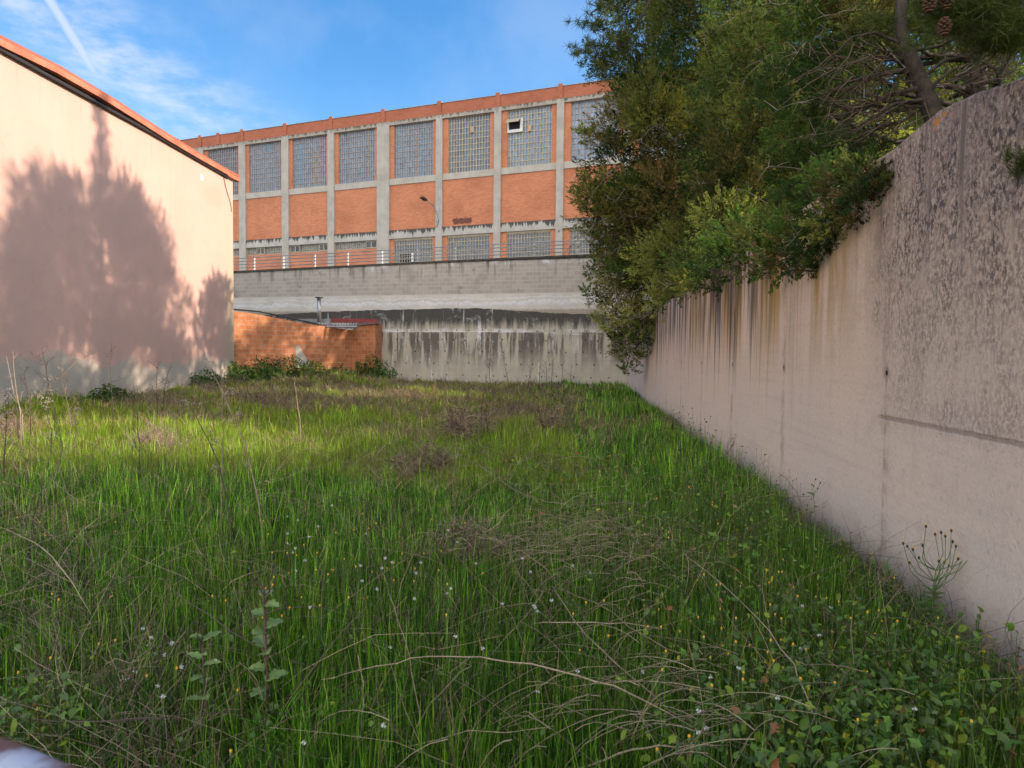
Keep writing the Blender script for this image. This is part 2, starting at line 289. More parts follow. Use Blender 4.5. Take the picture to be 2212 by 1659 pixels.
def brickmat(name, c1, c2, mo, bw, bh, ms, light=(.62, .36, .24), lf=.35, patch=None, eff=.5):
    m, t = mat(name); o_ = t.obj(); X, Y_, Z = t.xyz(o_)[:3]
    bk = t.n('ShaderNodeTexBrick', {'Vector': t.comb(t.m('ADD', X, Y_), Z, 0.), 'Scale': 1., 'Color1': (*c1, 1), 'Color2': (*c2, 1), 'Mortar': (*mo, 1), 'Mortar Size': ms, 'Brick Width': bw, 'Row Height': bh, 'Mortar Smooth': .2, 'Bias': 0.})
    n1 = t.noise(o_, .7, 6, .6); c = bk.outputs[0]
    c = t.mix(t.m('MULTIPLY', t.mr(n1, .4, .75), .5), c, tuple(x * .62 for x in c1))
    hn = t.noise(t.comb(t.m('MULTIPLY', t.m('ADD', X, Y_), 1. / bw * 1.3), 0., t.m('MULTIPLY', Z, 1. / bh * .9)), 1., 3, .6)
    c = t.mix(t.m('MULTIPLY', t.mr(hn, .56, .68), t.mr(n1, .35, .55, .1, lf + .12)), c, light)
    c = t.mix(t.m('MULTIPLY', t.mr(hn, .4, .3), .35), c, tuple(x * .5 for x in c1))
    if patch:
        x0, x1, z0, z1, pcq = patch; jx = t.m('ADD', X, t.m('MULTIPLY', t.m('SUBTRACT', t.noise(o_, 3., 4), .5), .7)); jz = t.m('ADD', Z, t.m('MULTIPLY', t.m('SUBTRACT', hn, .5), .3))
        k = t.m('MULTIPLY', t.m('MULTIPLY', t.mr(jx, x0, x0 + .05), t.mr(jx, x1, x1 - .05)), t.m('MULTIPLY', t.mr(jz, z0, z0 + .05), t.mr(jz, z1, z1 - .05)))
        c = t.mix(t.m('MULTIPLY', k, .85), c, pcq)
    t.out(c, .9, t.bump(bk.outputs['Fac'], -.3, .01)); return m
M_FBRICK = brickmat('factory_brick', (.55, .165, .075), (.68, .235, .11), (.54, .32, .21), .26, .065, .008, patch=(-7.2, -5.9, 9.65, 10.05, (.11, .035, .035)))
M_PBRICK = brickmat('parapet_brick', (.42, .115, .06), (.50, .15, .075), (.40, .2, .14), .26, .065, .007, lf=.15)
M_SBRICK = brickmat('hollow_brick', (.46, .15, .055), (.62, .235, .10), (.42, .30, .21), .31, .2, .014, light=(.60, .36, .23), lf=.5)

def concm(name, base, dark=.6, topz=None):
    m, t = mat(name); o_ = t.obj(); X, Y_, Z = t.xyz(o_)[:3]
    n1 = t.noise(o_, 1.2, 7, .65); spk = t.noise(o_, 9., 6, .7)
    c = t.mix(t.mr(n1, .35, .7), base, tuple(x * .78 for x in base)); c = t.mix(t.m('MULTIPLY', t.mr(spk, .55, .75), .35), c, tuple(x * .55 for x in base))
    c = t.mix(t.m('MULTIPLY', t.mr(streaks(t, o_, 5., .35), .52, .66), .4), c, (.56, .56, .58))
    if topz:
        for z0, z1 in topz:
            k = t.m('MULTIPLY', t.m('MULTIPLY', t.mr(t.m('ADD', Z, t.m('MULTIPLY', t.m('SUBTRACT', streaks(t, o_, 4.2, .3, 5.), .5), 2.6 * (z1 - z0) + .35)), z0 + .55 * (z1 - z0), z0 + .8 * (z1 - z0)), t.mr(Z, z1 + .02, z1 + .01)), t.mr(Z, z0 - .6, z0 - .3))
            c = t.mix(t.m('MULTIPLY', k, dark), c, (.04, .038, .036))
    t.out(c, .9, t.bump(spk, .3, .02)); return m
M_FCOL = concm('factory_concrete', (.50, .46, .41), .35, [(15.9, 16.5)])
M_FBEAM = concm('stained_beam', (.52, .49, .45), .9, [(9.02, 9.54)])
M_FUBEAM = concm('upper_beam', (.42, .38, .32), .7, [(16.15, 16.45)])
M_SILL = concm('sill_concrete', (.52, .48, .42))
M_FRAME = simple('window_steel', (.34, .29, .28), .6, .15, 4.); M_FRAMEC = simple('window_steel_cream', (.46, .40, .30), .6, .15, 4.)
M_WHITE = simple('white_paint', (.75, .75, .77), .5, .08, 8.); M_DARK = simple('dark_interior', (.012, .012, .014), .8, .2, 3.)
M_GREYM = simple('grey_metal', (.33, .35, .38), .45, .15, 8., .4); M_REDF = simple('maroon_painted_metal', (.26, .045, .05), .55, .2, 6.)
M_CORR = simple('weathered_fibre_cement', (.22, .21, .20), .9, .3, 6.); M_STEEL = simple('galvanised_steel', (.42, .42, .44), .35, .2, 9., .7)
M_WOOD = simple('plywood', (.50, .36, .25), .8, .1, 5.); M_BLACK = simple('black_plastic', (.02, .02, .022), .6, .2, 8.)
M_TERRA = simple('terracotta_fascia', (.52, .18, .10), .7, .28, 1.6); M_TERRA2 = simple('terracotta_flashing', (.42, .125, .07), .55, .15, 2.); M_ROOF = simple('roof_sheet', (.30, .12, .08), .8, .2, 3.)
def glassm(name, tint, frost):
    m, t = mat(name); a = t.n('ShaderNodeAttribute', attribute_name='tint').outputs['Color']; o_ = t.obj()
    n = t.noise(t.sc(o_, (3., 1, 1.2)), 1.5, 5, .6); wv = t.noise(t.sc(o_, (22., 1, 2.)), 1., 3, .5)
    c = t.mix(t.m('MULTIPLY', t.mr(n, .35, .7), .5), a, tint)
    c = t.mix(t.m('MULTIPLY', t.mr(wv, .5, .7), frost), c, (.46, .52, .6))
    t.out(c, .2, t.bump(wv, .03, .02), **{'Specular IOR Level': .5, 'Coat Weight': .1, 'Coat Roughness': .08}); return m
M_GLASS = glassm('wired_glass', (.16, .21, .28), .18); M_GLASSD = glassm('grey_glass', (.12, .14, .17), .12)
# left building render
M_STUCCO, t = mat('peach_render'); o_ = t.obj(); X, Y_, Z = t.xyz(o_)[:3]
n1 = t.noise(o_, .45, 5, .6); n2 = t.noise(o_, 2.2, 6, .65); spk = t.noise(o_, 30., 6, .7)
c = t.mix(t.mr(n1, .35, .65), (.69, .43, .355), (.63, .40, .335)); c = t.mix(t.m('MULTIPLY', t.mr(n2, .45, .75), .5), c, (.58, .40, .30)); c = t.mix(t.m('MULTIPLY', t.mr(t.noise(o_, 5.5, 6, .7), .55, .75), .3), c, (.74, .54, .44)); c = t.mix(t.m('MULTIPLY', t.m('MULTIPLY', t.mr(streaks(t, o_, 3.5, .25, 8.), .5, .64), t.mr(Z, 7.2, 8.6)), .3), c, (.42, .28, .22))
c = t.mix(t.m('MULTIPLY', t.mr(streaks(t, o_, 1.3, .25), .5, .7), .25), c, (.60, .36, .27))
splash = t.m('MULTIPLY', t.mr(t.m('ADD', Z, t.m('MULTIPLY', n2, .5)), .35, .9, 1., 0.), .5)
edge = t.m('ADD', Z, t.m('ADD', t.m('MULTIPLY', t.m('SUBTRACT', n1, .5), 1.6), t.m('MULTIPLY', t.m('SUBTRACT', n2, .5), 1.3)))
c = t.mix(t.mr(edge, 1.15, 1.45, 1., 0.), c, t.mix(n2, (.56, .48, .38), (.42, .375, .33)))
c = t.mix(splash, c, (.27, .22, .16)); crk = t.m('ABSOLUTE', t.m('SUBTRACT', t.noise(o_, .9, 7, .6), .5)); c = t.mix(t.m('MULTIPLY', t.mr(crk, .0, .004, 1., 0.), t.mr(n2, .45, .6, 0., .45)), c, (.36, .26, .21))
cr = t.mr(X, -1.3, -.15); c = t.mix(t.m('MULTIPLY', cr, t.mr(edge, 8.6, 1., .35, .9)), c, (.50, .42, .30))
pt = t.m('SQRT', t.m('ADD', t.m('POWER', t.m('SUBTRACT', X, -2.55), 2.), t.m('POWER', t.m('SUBTRACT', Z, 8.05), 2.)))
c = t.mix(t.mr(t.m('ADD', pt, t.m('MULTIPLY', n2, .25)), .22, .27, .9, 0.), c, (.78, .74, .66))
dp = t.m('SQRT', t.m('ADD', t.m('POWER', t.m('MULTIPLY', t.m('SUBTRACT', X, -1.6), .55), 2.), t.m('POWER', t.m('SUBTRACT', Z, 7.6), 2.)))
c = t.mix(t.m('MULTIPLY', t.mr(t.m('ADD', dp, t.m('MULTIPLY', n2, .6)), .55, .9, 1., 0.), t.mr(spk, .35, .6, .2, .7)), c, (.42, .35, .26))
t.out(c, .92, t.bump(t.m('ADD', spk, t.m('MULTIPLY', n2, 2.)), .3, .015))

# ------------------------------------------------------------------ ground
def smooth(x, a, b): k = np.clip((x - a) / (b - a), 0, 1); return k * k * (3 - 2 * k)
def gz(x, y):
    x = np.asarray(x, float); y = np.asarray(y, float)
    z = .10 * smooth(y, 9, 28) + .05 * np.sin(x * .9 + 1.3) * np.sin(y * .7) + .03 * np.sin(x * 2.3 + y * 1.7)
    z = z + .28 * np.exp(-((x + 8.5) ** 2 / 9 + (y - 30) ** 2 / 12)) + .10 * smooth(-x, 3, 9) * smooth(y, 8, 14)
    z = z * smooth(-np.abs(y), -45, -38) * smooth(-np.abs(x), -40, -30)
    return z
xs = np.concatenate([[-900, -300, -100, -50, -40], np.arange(-30, 12, .3), [20, 40, 60, 100, 300, 900]]); ys = np.concatenate([[-900, -300, -100, -46, -30, -15], np.arange(-6, 38, .3), [46, 70, 100, 300, 1500]])
GX, GY = np.meshgrid(xs, ys); V = np.stack([GX.ravel(), GY.ravel(), gz(GX, GY).ravel() - .02], 1)
nx, ny = len(xs), len(ys); I = (np.arange(ny - 1)[:, None] * nx + np.arange(nx - 1)[None]).ravel(); F = np.stack([I, I + 1, I + nx + 1, I + nx], 1)
tag(npmesh('ground', V, [F], None, M_SOIL, smooth=True), 'dark soil floor of the overgrown yard under the grass', 'ground', kind='structure')

# ------------------------------------------------------------------ right concrete wall
RWP = (2.46, 3.2); RWA = math.atan2(28.2, 2.75)
def rw(s, d=0., z=0.):                 # d>0 towards the yard
    return Vector((RWP[0] + math.cos(RWA) * s - math.sin(RWA) * d, RWP[1] + math.sin(RWA) * s + math.cos(RWA) * d, z))
prof = [(-9, 2.9), (-1, 2.92), (.1, 2.96), (.6, 3.06), (1.0, 3.10), (1.6, 3.05), (3, 3.05), (5, 3.05), (8.05, 3.05), (8.1, 2.92), (12, 2.95), (17, 3.0), (24, 3.0), (28.45, 3.0)]
P2 = []
for (a, za), (b, zb) in zip(prof[:-1], prof[1:]):
    n = max(1, int((b - a) / .25))
    for i in range(n): P2.append((a + (b - a) * i / n, za + (zb - za) * i / n + random.uniform(-.006, .006)))
P2.append(prof[-1]); V = []; F = []
for s, z in P2: V += [(s, 0, -.5), (s, 0, z - .012), (s, -.012, z), (s, -.27, z), (s, -.28, -.5)]
for i in range(len(P2) - 1):
    for k in range(4): b = i * 5 + k; F.append((b, b + 5, b + 6, b + 1))
F.append((0, 1, 2, 3, 4)); F.append(tuple((len(P2) - 1) * 5 + k for k in (4, 3, 2, 1, 0)))
me = bpy.data.meshes.new('concrete_wall'); me.from_pydata(V, [], F); me.update()
o = link('concrete_wall', me, M_RWALL); o.location = (*RWP, 0); o.rotation_euler = (0, 0, RWA)
tag(o, 'long pinkish grey cast concrete wall with dark drip stains running away on the right', 'wall')
mb = MB(); A = rw(-9, -.25); B = rw(28.2, -.25)
mb.face([(A.x, A.y, 2.55), (90, -20, 3.6), (90, 34, 3.6), (B.x, B.y, 2.6)]); tag(mb.build('raised_ground', M_LITTER), 'raised earth bank behind the right concrete wall', 'ground', kind='structure')

# ------------------------------------------------------------------ far walls
LWP, LWA = (0, 32.5), R(-12); UWP, UWA = (0, 33.), R(-15)
lt = [(-17, 3.3), (-12.6, 3.58), (-9.8, 3.71), (-6.9, 3.79), (-2.9, 3.85), (-1.7, 3.85), (0, 3.74), (1.5, 3.63), (4, 3.52), (9, 3.4)]
ll = [(-17, 2.72), (-2, 2.74), (.4, 2.71), (3.8, 2.58), (9, 2.5)]
def lerp(tb, s): return float(np.interp(s, [a for a, _ in tb], [b for _, b in tb]))
V = []; F = []; ss = np.arange(-17, 9.01, .2)
for s in ss:
    zt = lerp(lt, s) + random.uniform(-.02, .02); zl = lerp(ll, s) + random.uniform(-.006, .006)
    V += [(s, -.05, -.5), (s, -.05, zl - .01), (s, -.03, zl + .01), (s, .012, zl + .015), (s, .012, zt), (s, 1.4, zt + .03), (s, 1.4, -.5)]
for i in range(len(ss) - 1):
    for k in range(6): b = i * 7 + k; F.append((b, b + 7, b + 8, b + 1))
n0 = len(V); mi = [0] * len(F)
for zr, j in ((2.78, .7), (2.33, .75), (1.78, .75), (1.2, .75), (.62, .75), (3.3, .9)):      # weep holes: short pipe sockets
    s = -6.6
    while s < 8:
        s += random.choice((.75, .85, .85, 1.1, .6)) * .95; z = zr + random.uniform(-.03, .03); yf = .012 if z > 2.72 else -.05
        b = len(V); r_ = .028
        for k in range(8): V.append((s + r_ * math.cos(k * math.pi / 4), yf - .006, z + 1.5 * r_ * math.sin(k * math.pi / 4)))
        F.append(tuple(range(b, b + 8))); mi.append(1)
        for k in range(8):                                                                 # mortar lip round the socket
            a0, a1 = k * math.pi / 4, (k + 1) * math.pi / 4; b = len(V); q = 1.35
            V += [(s + r_ * math.cos(a0), yf - .006, z + 1.5 * r_ * math.sin(a0)), (s + r_ * math.cos(a1), yf - .006, z + 1.5 * r_ * math.sin(a1)), (s + q * r_ * math.cos(a1), yf - .001, z + q * 1.5 * r_ * math.sin(a1)), (s + q * r_ * math.cos(a0), yf - .001, z + q * 1.5 * r_ * math.sin(a0))]
            F.append((b, b + 1, b + 2, b + 3)); mi.append(0)
me = bpy.data.meshes.new('retaining_wall'); me.from_pydata(V, [], F); me.polygons.foreach_set('material_index', mi); me.update()
o = link('retaining_wall', me, [M_LOWER, M_DARK]); o.location = (*LWP, 0); o.rotation_euler = (0, 0, LWA)
tag(o, 'stained low concrete retaining wall with rows of weep holes across the back of the yard', 'wall')
uw = empty('block_wall', (*UWP, 0), UWA, label='upper grey block wall with white lime bloom below the railing', cat='wall')
ut = [(-22, 5.95), (-15.2, 6.02), (-6.1, 6.20), (-.53, 6.30), (4.2, 6.35), (12, 6.4)]
V = []; F = []; ss = np.arange(-22, 12.01, .5)
for s in ss: zt = lerp(ut, s); V += [(s, 0, 2.5), (s, 0, zt - .1), (s, .35, zt - .1), (s, .35, 2.5)]
for i in range(len(ss) - 1):
    for k in range(3): b = i * 4 + k; F.append((b, b + 4, b + 5, b + 1))
me = bpy.data.meshes.new('wall_face'); me.from_pydata(V, [], F); me.update(); link('wall_face', me, M_BLOCK, uw)
mb = MB()
for i in range(len(ss) - 1):
    z0, z1 = lerp(ut, ss[i]), lerp(ut, ss[i + 1]); x0, x1 = ss[i], ss[i + 1]; a = random.uniform(-.008, .008)
    mb.hexa([(x0, -.05 + a, z0 - .098), (x1, -.05 + a, z1 - .098), (x1, .42, z1 - .098), (x0, .42, z0 - .098), (x0, -.05 + a, z0), (x1, -.05 + a, z1), (x1, .42, z1), (x0, .42, z0)])
mb.build('coping', M_COPE, uw)
# terrace behind
mb = MB(); tl = Vector((UWP[0], UWP[1])); tv = Vector((math.cos(UWA), math.sin(UWA))); tn = Vector((-tv.y, tv.x))
def uwp(s, d, z): q = tl + tv * s + tn * d; return (q.x, q.y, z)
mb.face([uwp(-22, .4, 5.85), uwp(12, .4, 6.2), uwp(60, 20, 6.2), uwp(60, 120, 6.2), uwp(-60, 120, 5.9), uwp(-60, 20, 5.85)])
tag(mb.build('terrace', M_GRAVEL), 'concrete yard on top of the block wall', 'ground', kind='structure')
# railing
rl = empty('terrace_railing', (*UWP, 0), UWA, label='railing of thin rails with white and grey posts on top of the block wall', cat='railing')
posts = [-16.5, -14.4, -12.62, -10.75, -8.85, -6.92, -5.0, -3.0, -1.0, 1.02, 3.1, 5.1, 7.1]
for i, s in enumerate(posts):
    zb = lerp(ut, s); mb = MB().box(s - .032, s + .032, .1, .16, zb - .004, zb + .70); mb.box(s - .06, s + .06, .07, .19, zb + .001, zb + .012)
    mb.build('post', M_WHITE if i < 6 else M_GREYM, rl)
for h in (.68, .51, .34, .17):
    mb = MB(); mb.tube([(s, .085, lerp(ut, s) + h) for s in np.arange(-17, 8, .9)], .024, 6); mb.build('rail', M_GREYM, rl)

# ------------------------------------------------------------------ factory
FP, FA = (2.9, 40.), R(-21.5)
fb = empty('factory_building', (*FP, 0), FA, label='long brick factory with concrete columns and tall gridded windows behind the terrace', cat='building')
cols = [(-31.3, .6), (-27.47, .6), (-23.6, .57), (-19.87, .56), (-16.12, .5), (-12.1, .9), (-8.07, .44), (-4.14, .44), (-.22, .43), (3.75, .44), (7.7, .44), (11.6, .6)]
wins = {1: (-26.81, -24.09), 2: (-23.08, -20.31), 3: (-19.33, -16.56), 4: (-15.58, -12.79), 5: (-11.35, -8.55), 6: (-7.5, -4.66), 7: (-3.55, -.77), 8: (.39, 3.2), 9: (4.35, 7.1), 10: (8.3, 11.), 0: (-30.6, -28.)}
for c, wd in cols: MB().box(c - wd / 2, c + wd / 2, -.14, .3, 5.8, 16.43 - .02).build('column', M_FCOL, fb)
def grid_window(x0, x1, z0, z1, nc, nr, fm, gm, y=.11, skip=(), tintlo=(.10, .15, .22), tinthi=(.22, .30, .42), bar=.042, seed=0):
    r_ = random.Random(seed)
    fr = MB(); fr.box(x0, x0 + .04, y - .05, y + .03, z0, z1); fr.box(x1 - .04, x1, y - .05, y + .03, z0, z1); fr.box(x0 + .04, x1 - .04, y - .05, y + .03, z0, z0 + .04); fr.box(x0 + .04, x1 - .04, y - .05, y + .03, z1 - .04, z1)
    for i in range(1, nc): x = x0 + (x1 - x0) * i / nc; fr.box(x - bar / 2, x + bar / 2, y - .04, y + .02, z0 + .04, z1 - .04)
    for j in range(1, nr): z = z0 + (z1 - z0) * j / nr; fr.box(x0 + .04, x1 - .04, y - .033, y + .016, z - bar / 2, z + bar / 2)
    w_ = fr.build('window', fm, fb)
    V = []; F = []; C = []; nb = [r_.random() for _ in range(nc)]
    for j in range(nr):
        rb = r_.random() * .5
        for i in range(nc):
            if (i, j) in skip: continue
            a0 = x0 + (x1 - x0) * i / nc; a1 = x0 + (x1 - x0) * (i + 1) / nc; b0 = z0 + (z1 - z0) * j / nr; b1 = z0 + (z1 - z0) * (j + 1) / nr
            tx, tz = r_.gauss(0, .0022), r_.gauss(0, .004); b = len(V)
            V += [(a0, y + tx + tz, b0), (a1, y - tx + tz, b0), (a1, y - tx - tz, b1), (a0, y + tx - tz, b1)]; F.append((b, b + 1, b + 2, b + 3))
            k = min(1, max(0, .2 + .35 * rb + .25 * nb[i] + r_.gauss(0, .16))); cc = [tintlo[q] + (tinthi[q] - tintlo[q]) * k for q in range(3)]; C += [cc] * 4
    npmesh('glazing', np.array(V), [np.array(F)], np.array(C), gm, w_); return w_
for k, (x0, x1) in wins.items():
    a, aw = cols[k]; b, bw = cols[k + 1]; a0 = a + aw / 2; b0 = b - bw / 2
    # brick cheeks, panel under the window, beams, sill
    mb = MB(); mb.box(a0, x0, 0, .3, 12.81, 16.17); mb.box(x1, b0, 0, .3, 12.81, 16.17); mb.box(a0, b0, 0, .3, 9.54, 12.42)
    mb.build('brick_panel', M_FBRICK, fb)
    MB().box(a0, b0, -.06, .3, 12.42, 12.81).build('sill', M_SILL, fb)
    MB().box(a0, b0, -.10, .3, 9.0, 9.54).build('beam', M_FBEAM, fb)
    MB().box(a0, b0, -.12, .3, 16.17, 16.43 - .02).build('beam', M_FUBEAM, fb)
    pale = k in (1, 6)
    sk = [(i, j) for i in range(4) for j in (6, 7)] if k == 7 else []
    wn = grid_window(x0, x1, 12.81, 16.17, 16 if k < 6 else 15, 10, M_FRAMEC if k in (6, 7) else M_FRAME, M_GLASS if k not in (6,) else M_GLASSD, seed=k,
                skip=sk, tintlo=(.11, .17, .26) if k not in (1, 6) else (.05, .075, .12), tinthi=((.27, .38, .52) if k not in (1, 6) else (.16, .22, .32)) if k < 8 else (.40, .55, .75))
    if k == 7:
        hx0, hx1, hz0, hz1 = x0 + .02, x0 + .98, 14.83, 15.62
        m = MB(); m.box(hx0, hx0 + .07, -.06, .05, hz0, hz1); m.box(hx1 - .16, hx1, -.06, .05, hz0, hz1); m.box(hx0 + .07, hx1 - .16, -.06, .05, hz0, hz0 + .17); m.box(hx0 + .07, hx1 - .16, -.06, .05, hz1 - .04, hz1); vf = m.build('vent_frame', M_WHITE, wn)
        m = MB(); m.box(hx0 + .07, hx1 - .16, .04, .06, hz0 + .17, hz1 - .04); m.build('vent_opening', M_DARK, wn)
        m = MB(); m.hexa([(hx0 + .02, -.42, hz1 - .30), (hx1 - .13, -.42, hz1 - .30), (hx1 - .11, -.06, hz1 - .42 + .38), (hx0 + .05, -.06, hz1 - .42 + .38), (hx0 + .02, -.42, hz1 - .27), (hx1 - .13, -.42, hz1 - .27), (hx1 - .11, -.06, hz1), (hx0 + .05, -.06, hz1)]); m.build('vent_flap', M_FRAMEC, wn)
    if k in (6, 7):
        cw = (x1 - x0) / 15; i = 8 if k == 6 else 7; zc = 12.81 + .336 * 7.0
        MB().box(x0 + i * cw - .01, x0 + (i + 1) * cw + .02, .0, .05, zc - .02 if k == 6 else zc - .35, zc + .32 if k == 6 else zc).build('wooden_pane', M_WOOD, wn)
    if k >= 5:   # tall lower windows
        mb = MB(); mb.box(a0, x0, 0, .3, 5.8, 9.0); mb.box(x1, b0, 0, .3, 5.8, 9.0); mb.box(x0, x1, 0, .3, 5.8, 6.1); mb.build('brick_panel', M_FBRICK, fb)
        sk = [(i, j) for i in range(2, 7) for j in (5, 6)] if k == 5 else ([(i, j) for i in range(6, 11) for j in (4, 5, 6)] if k == 8 else [])
        wn = grid_window(x0, x1, 6.1, 8.88, 15, 10, M_FRAMEC, M_GLASSD, seed=40 + k, skip=sk, tintlo=(.09, .11, .15), tinthi=(.19, .22, .27), bar=.035)
        MB().box(x0, x1, .02, .1, 8.88, 9.0).build('lintel', M_FRAMEC, wn)
        if sk:
            i0 = min(i for i, _ in sk); i1 = max(i for i, _ in sk) + 1; j0 = min(j for _, j in sk); j1 = max(j for _, j in sk) + 1; cw = (x1 - x0) / 15; ch = 2.78 / 10
            MB().box(x0 + i0 * cw, x0 + i1 * cw, .25, .29, 6.1 + j0 * ch, 6.1 + j1 * ch).build('dark_opening', M_DARK, wn)
            MB().box(x0 + i1 * cw - .02, x0 + i1 * cw + .14, -.03, .005, 6.1 + j0 * ch, 6.1 + j1 * ch).build('open_casement', M_WHITE, wn)
    else:        # strip windows over brick
        MB().box(a0, b0, .02, .3, 5.8, 8.48).build('brick_panel', M_FBRICK, fb)
        mb = MB(); 
        segs = {1: (.45, .72), 2: (.27, .50), 3: (0.02, .27), 4: (.72, .98), 0: (.5, .8)}[k]
        u0, u1 = a0 + (b0 - a0) * segs[0], a0 + (b0 - a0) * segs[1]
        gw = grid_window(a0, b0, 8.48, 9.0, 22, 3, M_FRAMEC, M_GLASSD, y=.12, seed=60 + k, tintlo=(.16, .17, .19), tinthi=(.34, .36, .38), bar=.022)
        for q0, q1 in ([(u0, u1)] + ([(a0 + (b0 - a0) * .76, b0 - .02)] if k == 3 else [])):
            m = MB(); m.box(q0, q1, .0, .06, 8.5, 8.56); m.box(q0, q1, .0, .06, 8.93, 8.985); m.box(q0, q0 + .05, .0, .06, 8.56, 8.93); m.box(q1 - .05, q1, .0, .06, 8.56, 8.93); m.box((q0 + q1) / 2 - .03, (q0 + q1) / 2 + .03, .0, .06, 8.56, 8.93); m.build('casement', M_FRAMEC, gw)
            MB().box(q0 + .05, q1 - .05, .03, .05, 8.56, 8.93).build('casement_pane', M_GLASSD, gw)
# parapet
MB().box(-31.6, 12.0, -.06, .3, 16.43, 17.12).build('parapet', M_PBRICK, fb)
MB().box(-31.65, 12.05, -.10, .34, 17.122, 17.15).build('parapet_coping', M_GREYM, fb)
for c in [c for c, _ in cols] + [-29.6, -25.75]: MB().box(c - .15, c + .13, -.13, -.062, 16.43, 17.26).build('parapet_pier', M_PBRICK, fb); 
MB().box(-31.6, 12.0, .3, 24, 5.8, 16.9).build('rear_block', M_FBRICK, fb)
# lamp on the factory wall
lm = empty('wall_lamp', (*FP, 0), FA, label='small black floodlight on a thin pipe arm fixed to a factory column', cat='lamp')
m = MB(); m.tube([(-8.1, -.2, 9.7), (-8.1, -.25, 10.3), (-8.2, -.5, 10.75), (-8.45, -1.1, 11.05)], .03, 6); m.build('arm', M_GREYM, lm)
m = MB(); m.hexa([(-8.63, -1.5, 11.06), (-8.39, -1.5, 11.06), (-8.35, -1.05, 10.98), (-8.59, -1.05, 10.98), (-8.61, -1.48, 11.16), (-8.41, -1.48, 11.16), (-8.37, -1.07, 11.1), (-8.57, -1.07, 11.1)]); m.build('lamp_head', M_BLACK, lm)
MB().box(-8.16, -8.04, -.26, -.14, 9.9, 10.06).build('bracket', M_GREYM, lm)
m = MB(); m.tube([(-8.1, -.17, 9.9), (-8.12, -.17, 9.6), (-8.3, -.17, 9.56)], .012, 5); m.build('cable', M_BLACK, lm)

# ------------------------------------------------------------------ left building
LBP, LBA = (-11.4, 28.), R(88)         # local x runs along the wall, away = 0 at the far corner; yard side is local -y
lb = empty('rendered_building', (*LBP, 0), LBA, label='peach rendered building with terracotta roof edge filling the left side', cat='building')
lp = [(-24, 8.55), (-16, 8.66), (-12.0, 8.75), (-10.9, 8.86), (-9.3, 8.91), (-7.5, 8.89), (-5.3, 8.82), (-3.2, 8.81), (-1., 8.83), (.6, 8.87)]
mb = MB(); ss = list(np.arange(-24, 0, .5)) + [0]
for a, b in zip(ss[:-1], ss[1:]):
    mb.hexa([(a, 0, -.5), (b, 0, -.5), (b, 12, -.5), (a, 12, -.5), (a, 0, lerp(lp, a) - .27), (b, 0, lerp(lp, b) - .27), (b, 12, 10.2), (a, 12, 10.2)])
V = mb.v; bm_f = [];
me = bpy.data.meshes.new('wall'); V = []; F = []
for a in ss: V += [(a, 0, -.5), (a, 0, lerp(lp, a) - .27)]
for i in range(len(ss) - 1): b = i * 2; F.append((b, b + 2, b + 3, b + 1))
n = len(V); V += [(0, 12, -.5), (0, 12, 10), (-24, 12, -.5), (-24, 12, 10)]; F += [(n - 2, n, n + 1, n - 1), (0, 1, n + 3, n + 2), (n, n + 2, n + 3, n + 1)]
me.from_pydata(V, [], F); me.update(); link('wall', me, M_STUCCO, lb)
def strip(name, m_, x0, x1, y0, y1, zo0, zo1, step=1.7, gap=.006):
    mb = MB(); a = x0
    while a < x1 - .01:
        b = min(a + step, x1); z0, z1 = lerp(lp, a), lerp(lp, b)
        mb.hexa([(a + gap, y0, z0 + zo0), (b, y0, z1 + zo0), (b, y1, z1 + zo0), (a + gap, y1, z0 + zo0), (a + gap, y0, z0 + zo1), (b, y0, z1 + zo1), (b, y1, z1 + zo1), (a + gap, y1, z0 + zo1)]); a = b
    return mb.build(name, m_, lb)
strip('fascia', M_TERRA, -24, -.75, -.17, .02, -.225, -.07)
strip('fascia', M_TERRA, -.74, .36, -.15, .02, -.25, -.09)
strip('roof_flashing', M_TERRA2, -24, .36, -.13, .3, -.066, .02, 2.3)
strip('eave_shade_strip', M_BLACK, -24, -.5, -.11, .02, -.30, -.23, 6.)  # black strip stands in for the shadow line under the fascia
mb = MB()
for a, b in zip(ss[:-1], ss[1:]): mb.face([(a, .2, lerp(lp, a) + .015), (b, .2, lerp(lp, b) + .015), (b, 12, 10.1), (a, 12, 10.1)])
mb.build('roof', M_ROOF, lb)
m = MB(); m.tube([(-.85, -.02, 8.5), (-.6, -.022, 8.05), (-.25, -.025, 7.6), (-.15, -.022, 7.3)], .012, 5); m.build('cable', M_BLACK, lb)
m = MB()
for (u, v) in ((14, 1255), (515, 1250), (95, 800), (150, 1452 / 3.84 + 312 + 160)): pass

# ------------------------------------------------------------------ brick shed
sh = empty('brick_shed', (0, 0, 0), 0., label='small orange hollow brick shed with corrugated roof between peach building and retaining wall', cat='shed')
pa = Vector((-11.75, 28.6)); pc_ = Vector((-7.75, 33.1)); pe = Vector((-6.6, 32.95)); pe2 = Vector((-6.45, 33.9))
def seg_wall(p, q, tops, thick=.15, name='brick_wall', m_=None, z0=-.3):
    d = (q - p); L = d.length; ang = math.atan2(d.y, d.x); mb = MB(); n = len(tops) - 1
    for i in range(n):
        a, b = tops[i], tops[i + 1]; e = .0
        mb.hexa([(a[0], 0, z0), (b[0], 0, z0), (b[0], thick, z0), (a[0], thick, z0), (a[0], 0, a[1]), (b[0], 0, b[1]), (b[0], thick, b[1]), (a[0], thick, a[1])])
    o = mb.build(name, m_ or M_SBRICK, sh); o.location = (p.x, p.y, 0); o.rotation_euler = (0, 0, ang); return o
def topz(u, v, p, q): return onw(u, v, p, math.atan2(q.y - p.y, q.x - p.x))
Lw = (pc_ - pa).length
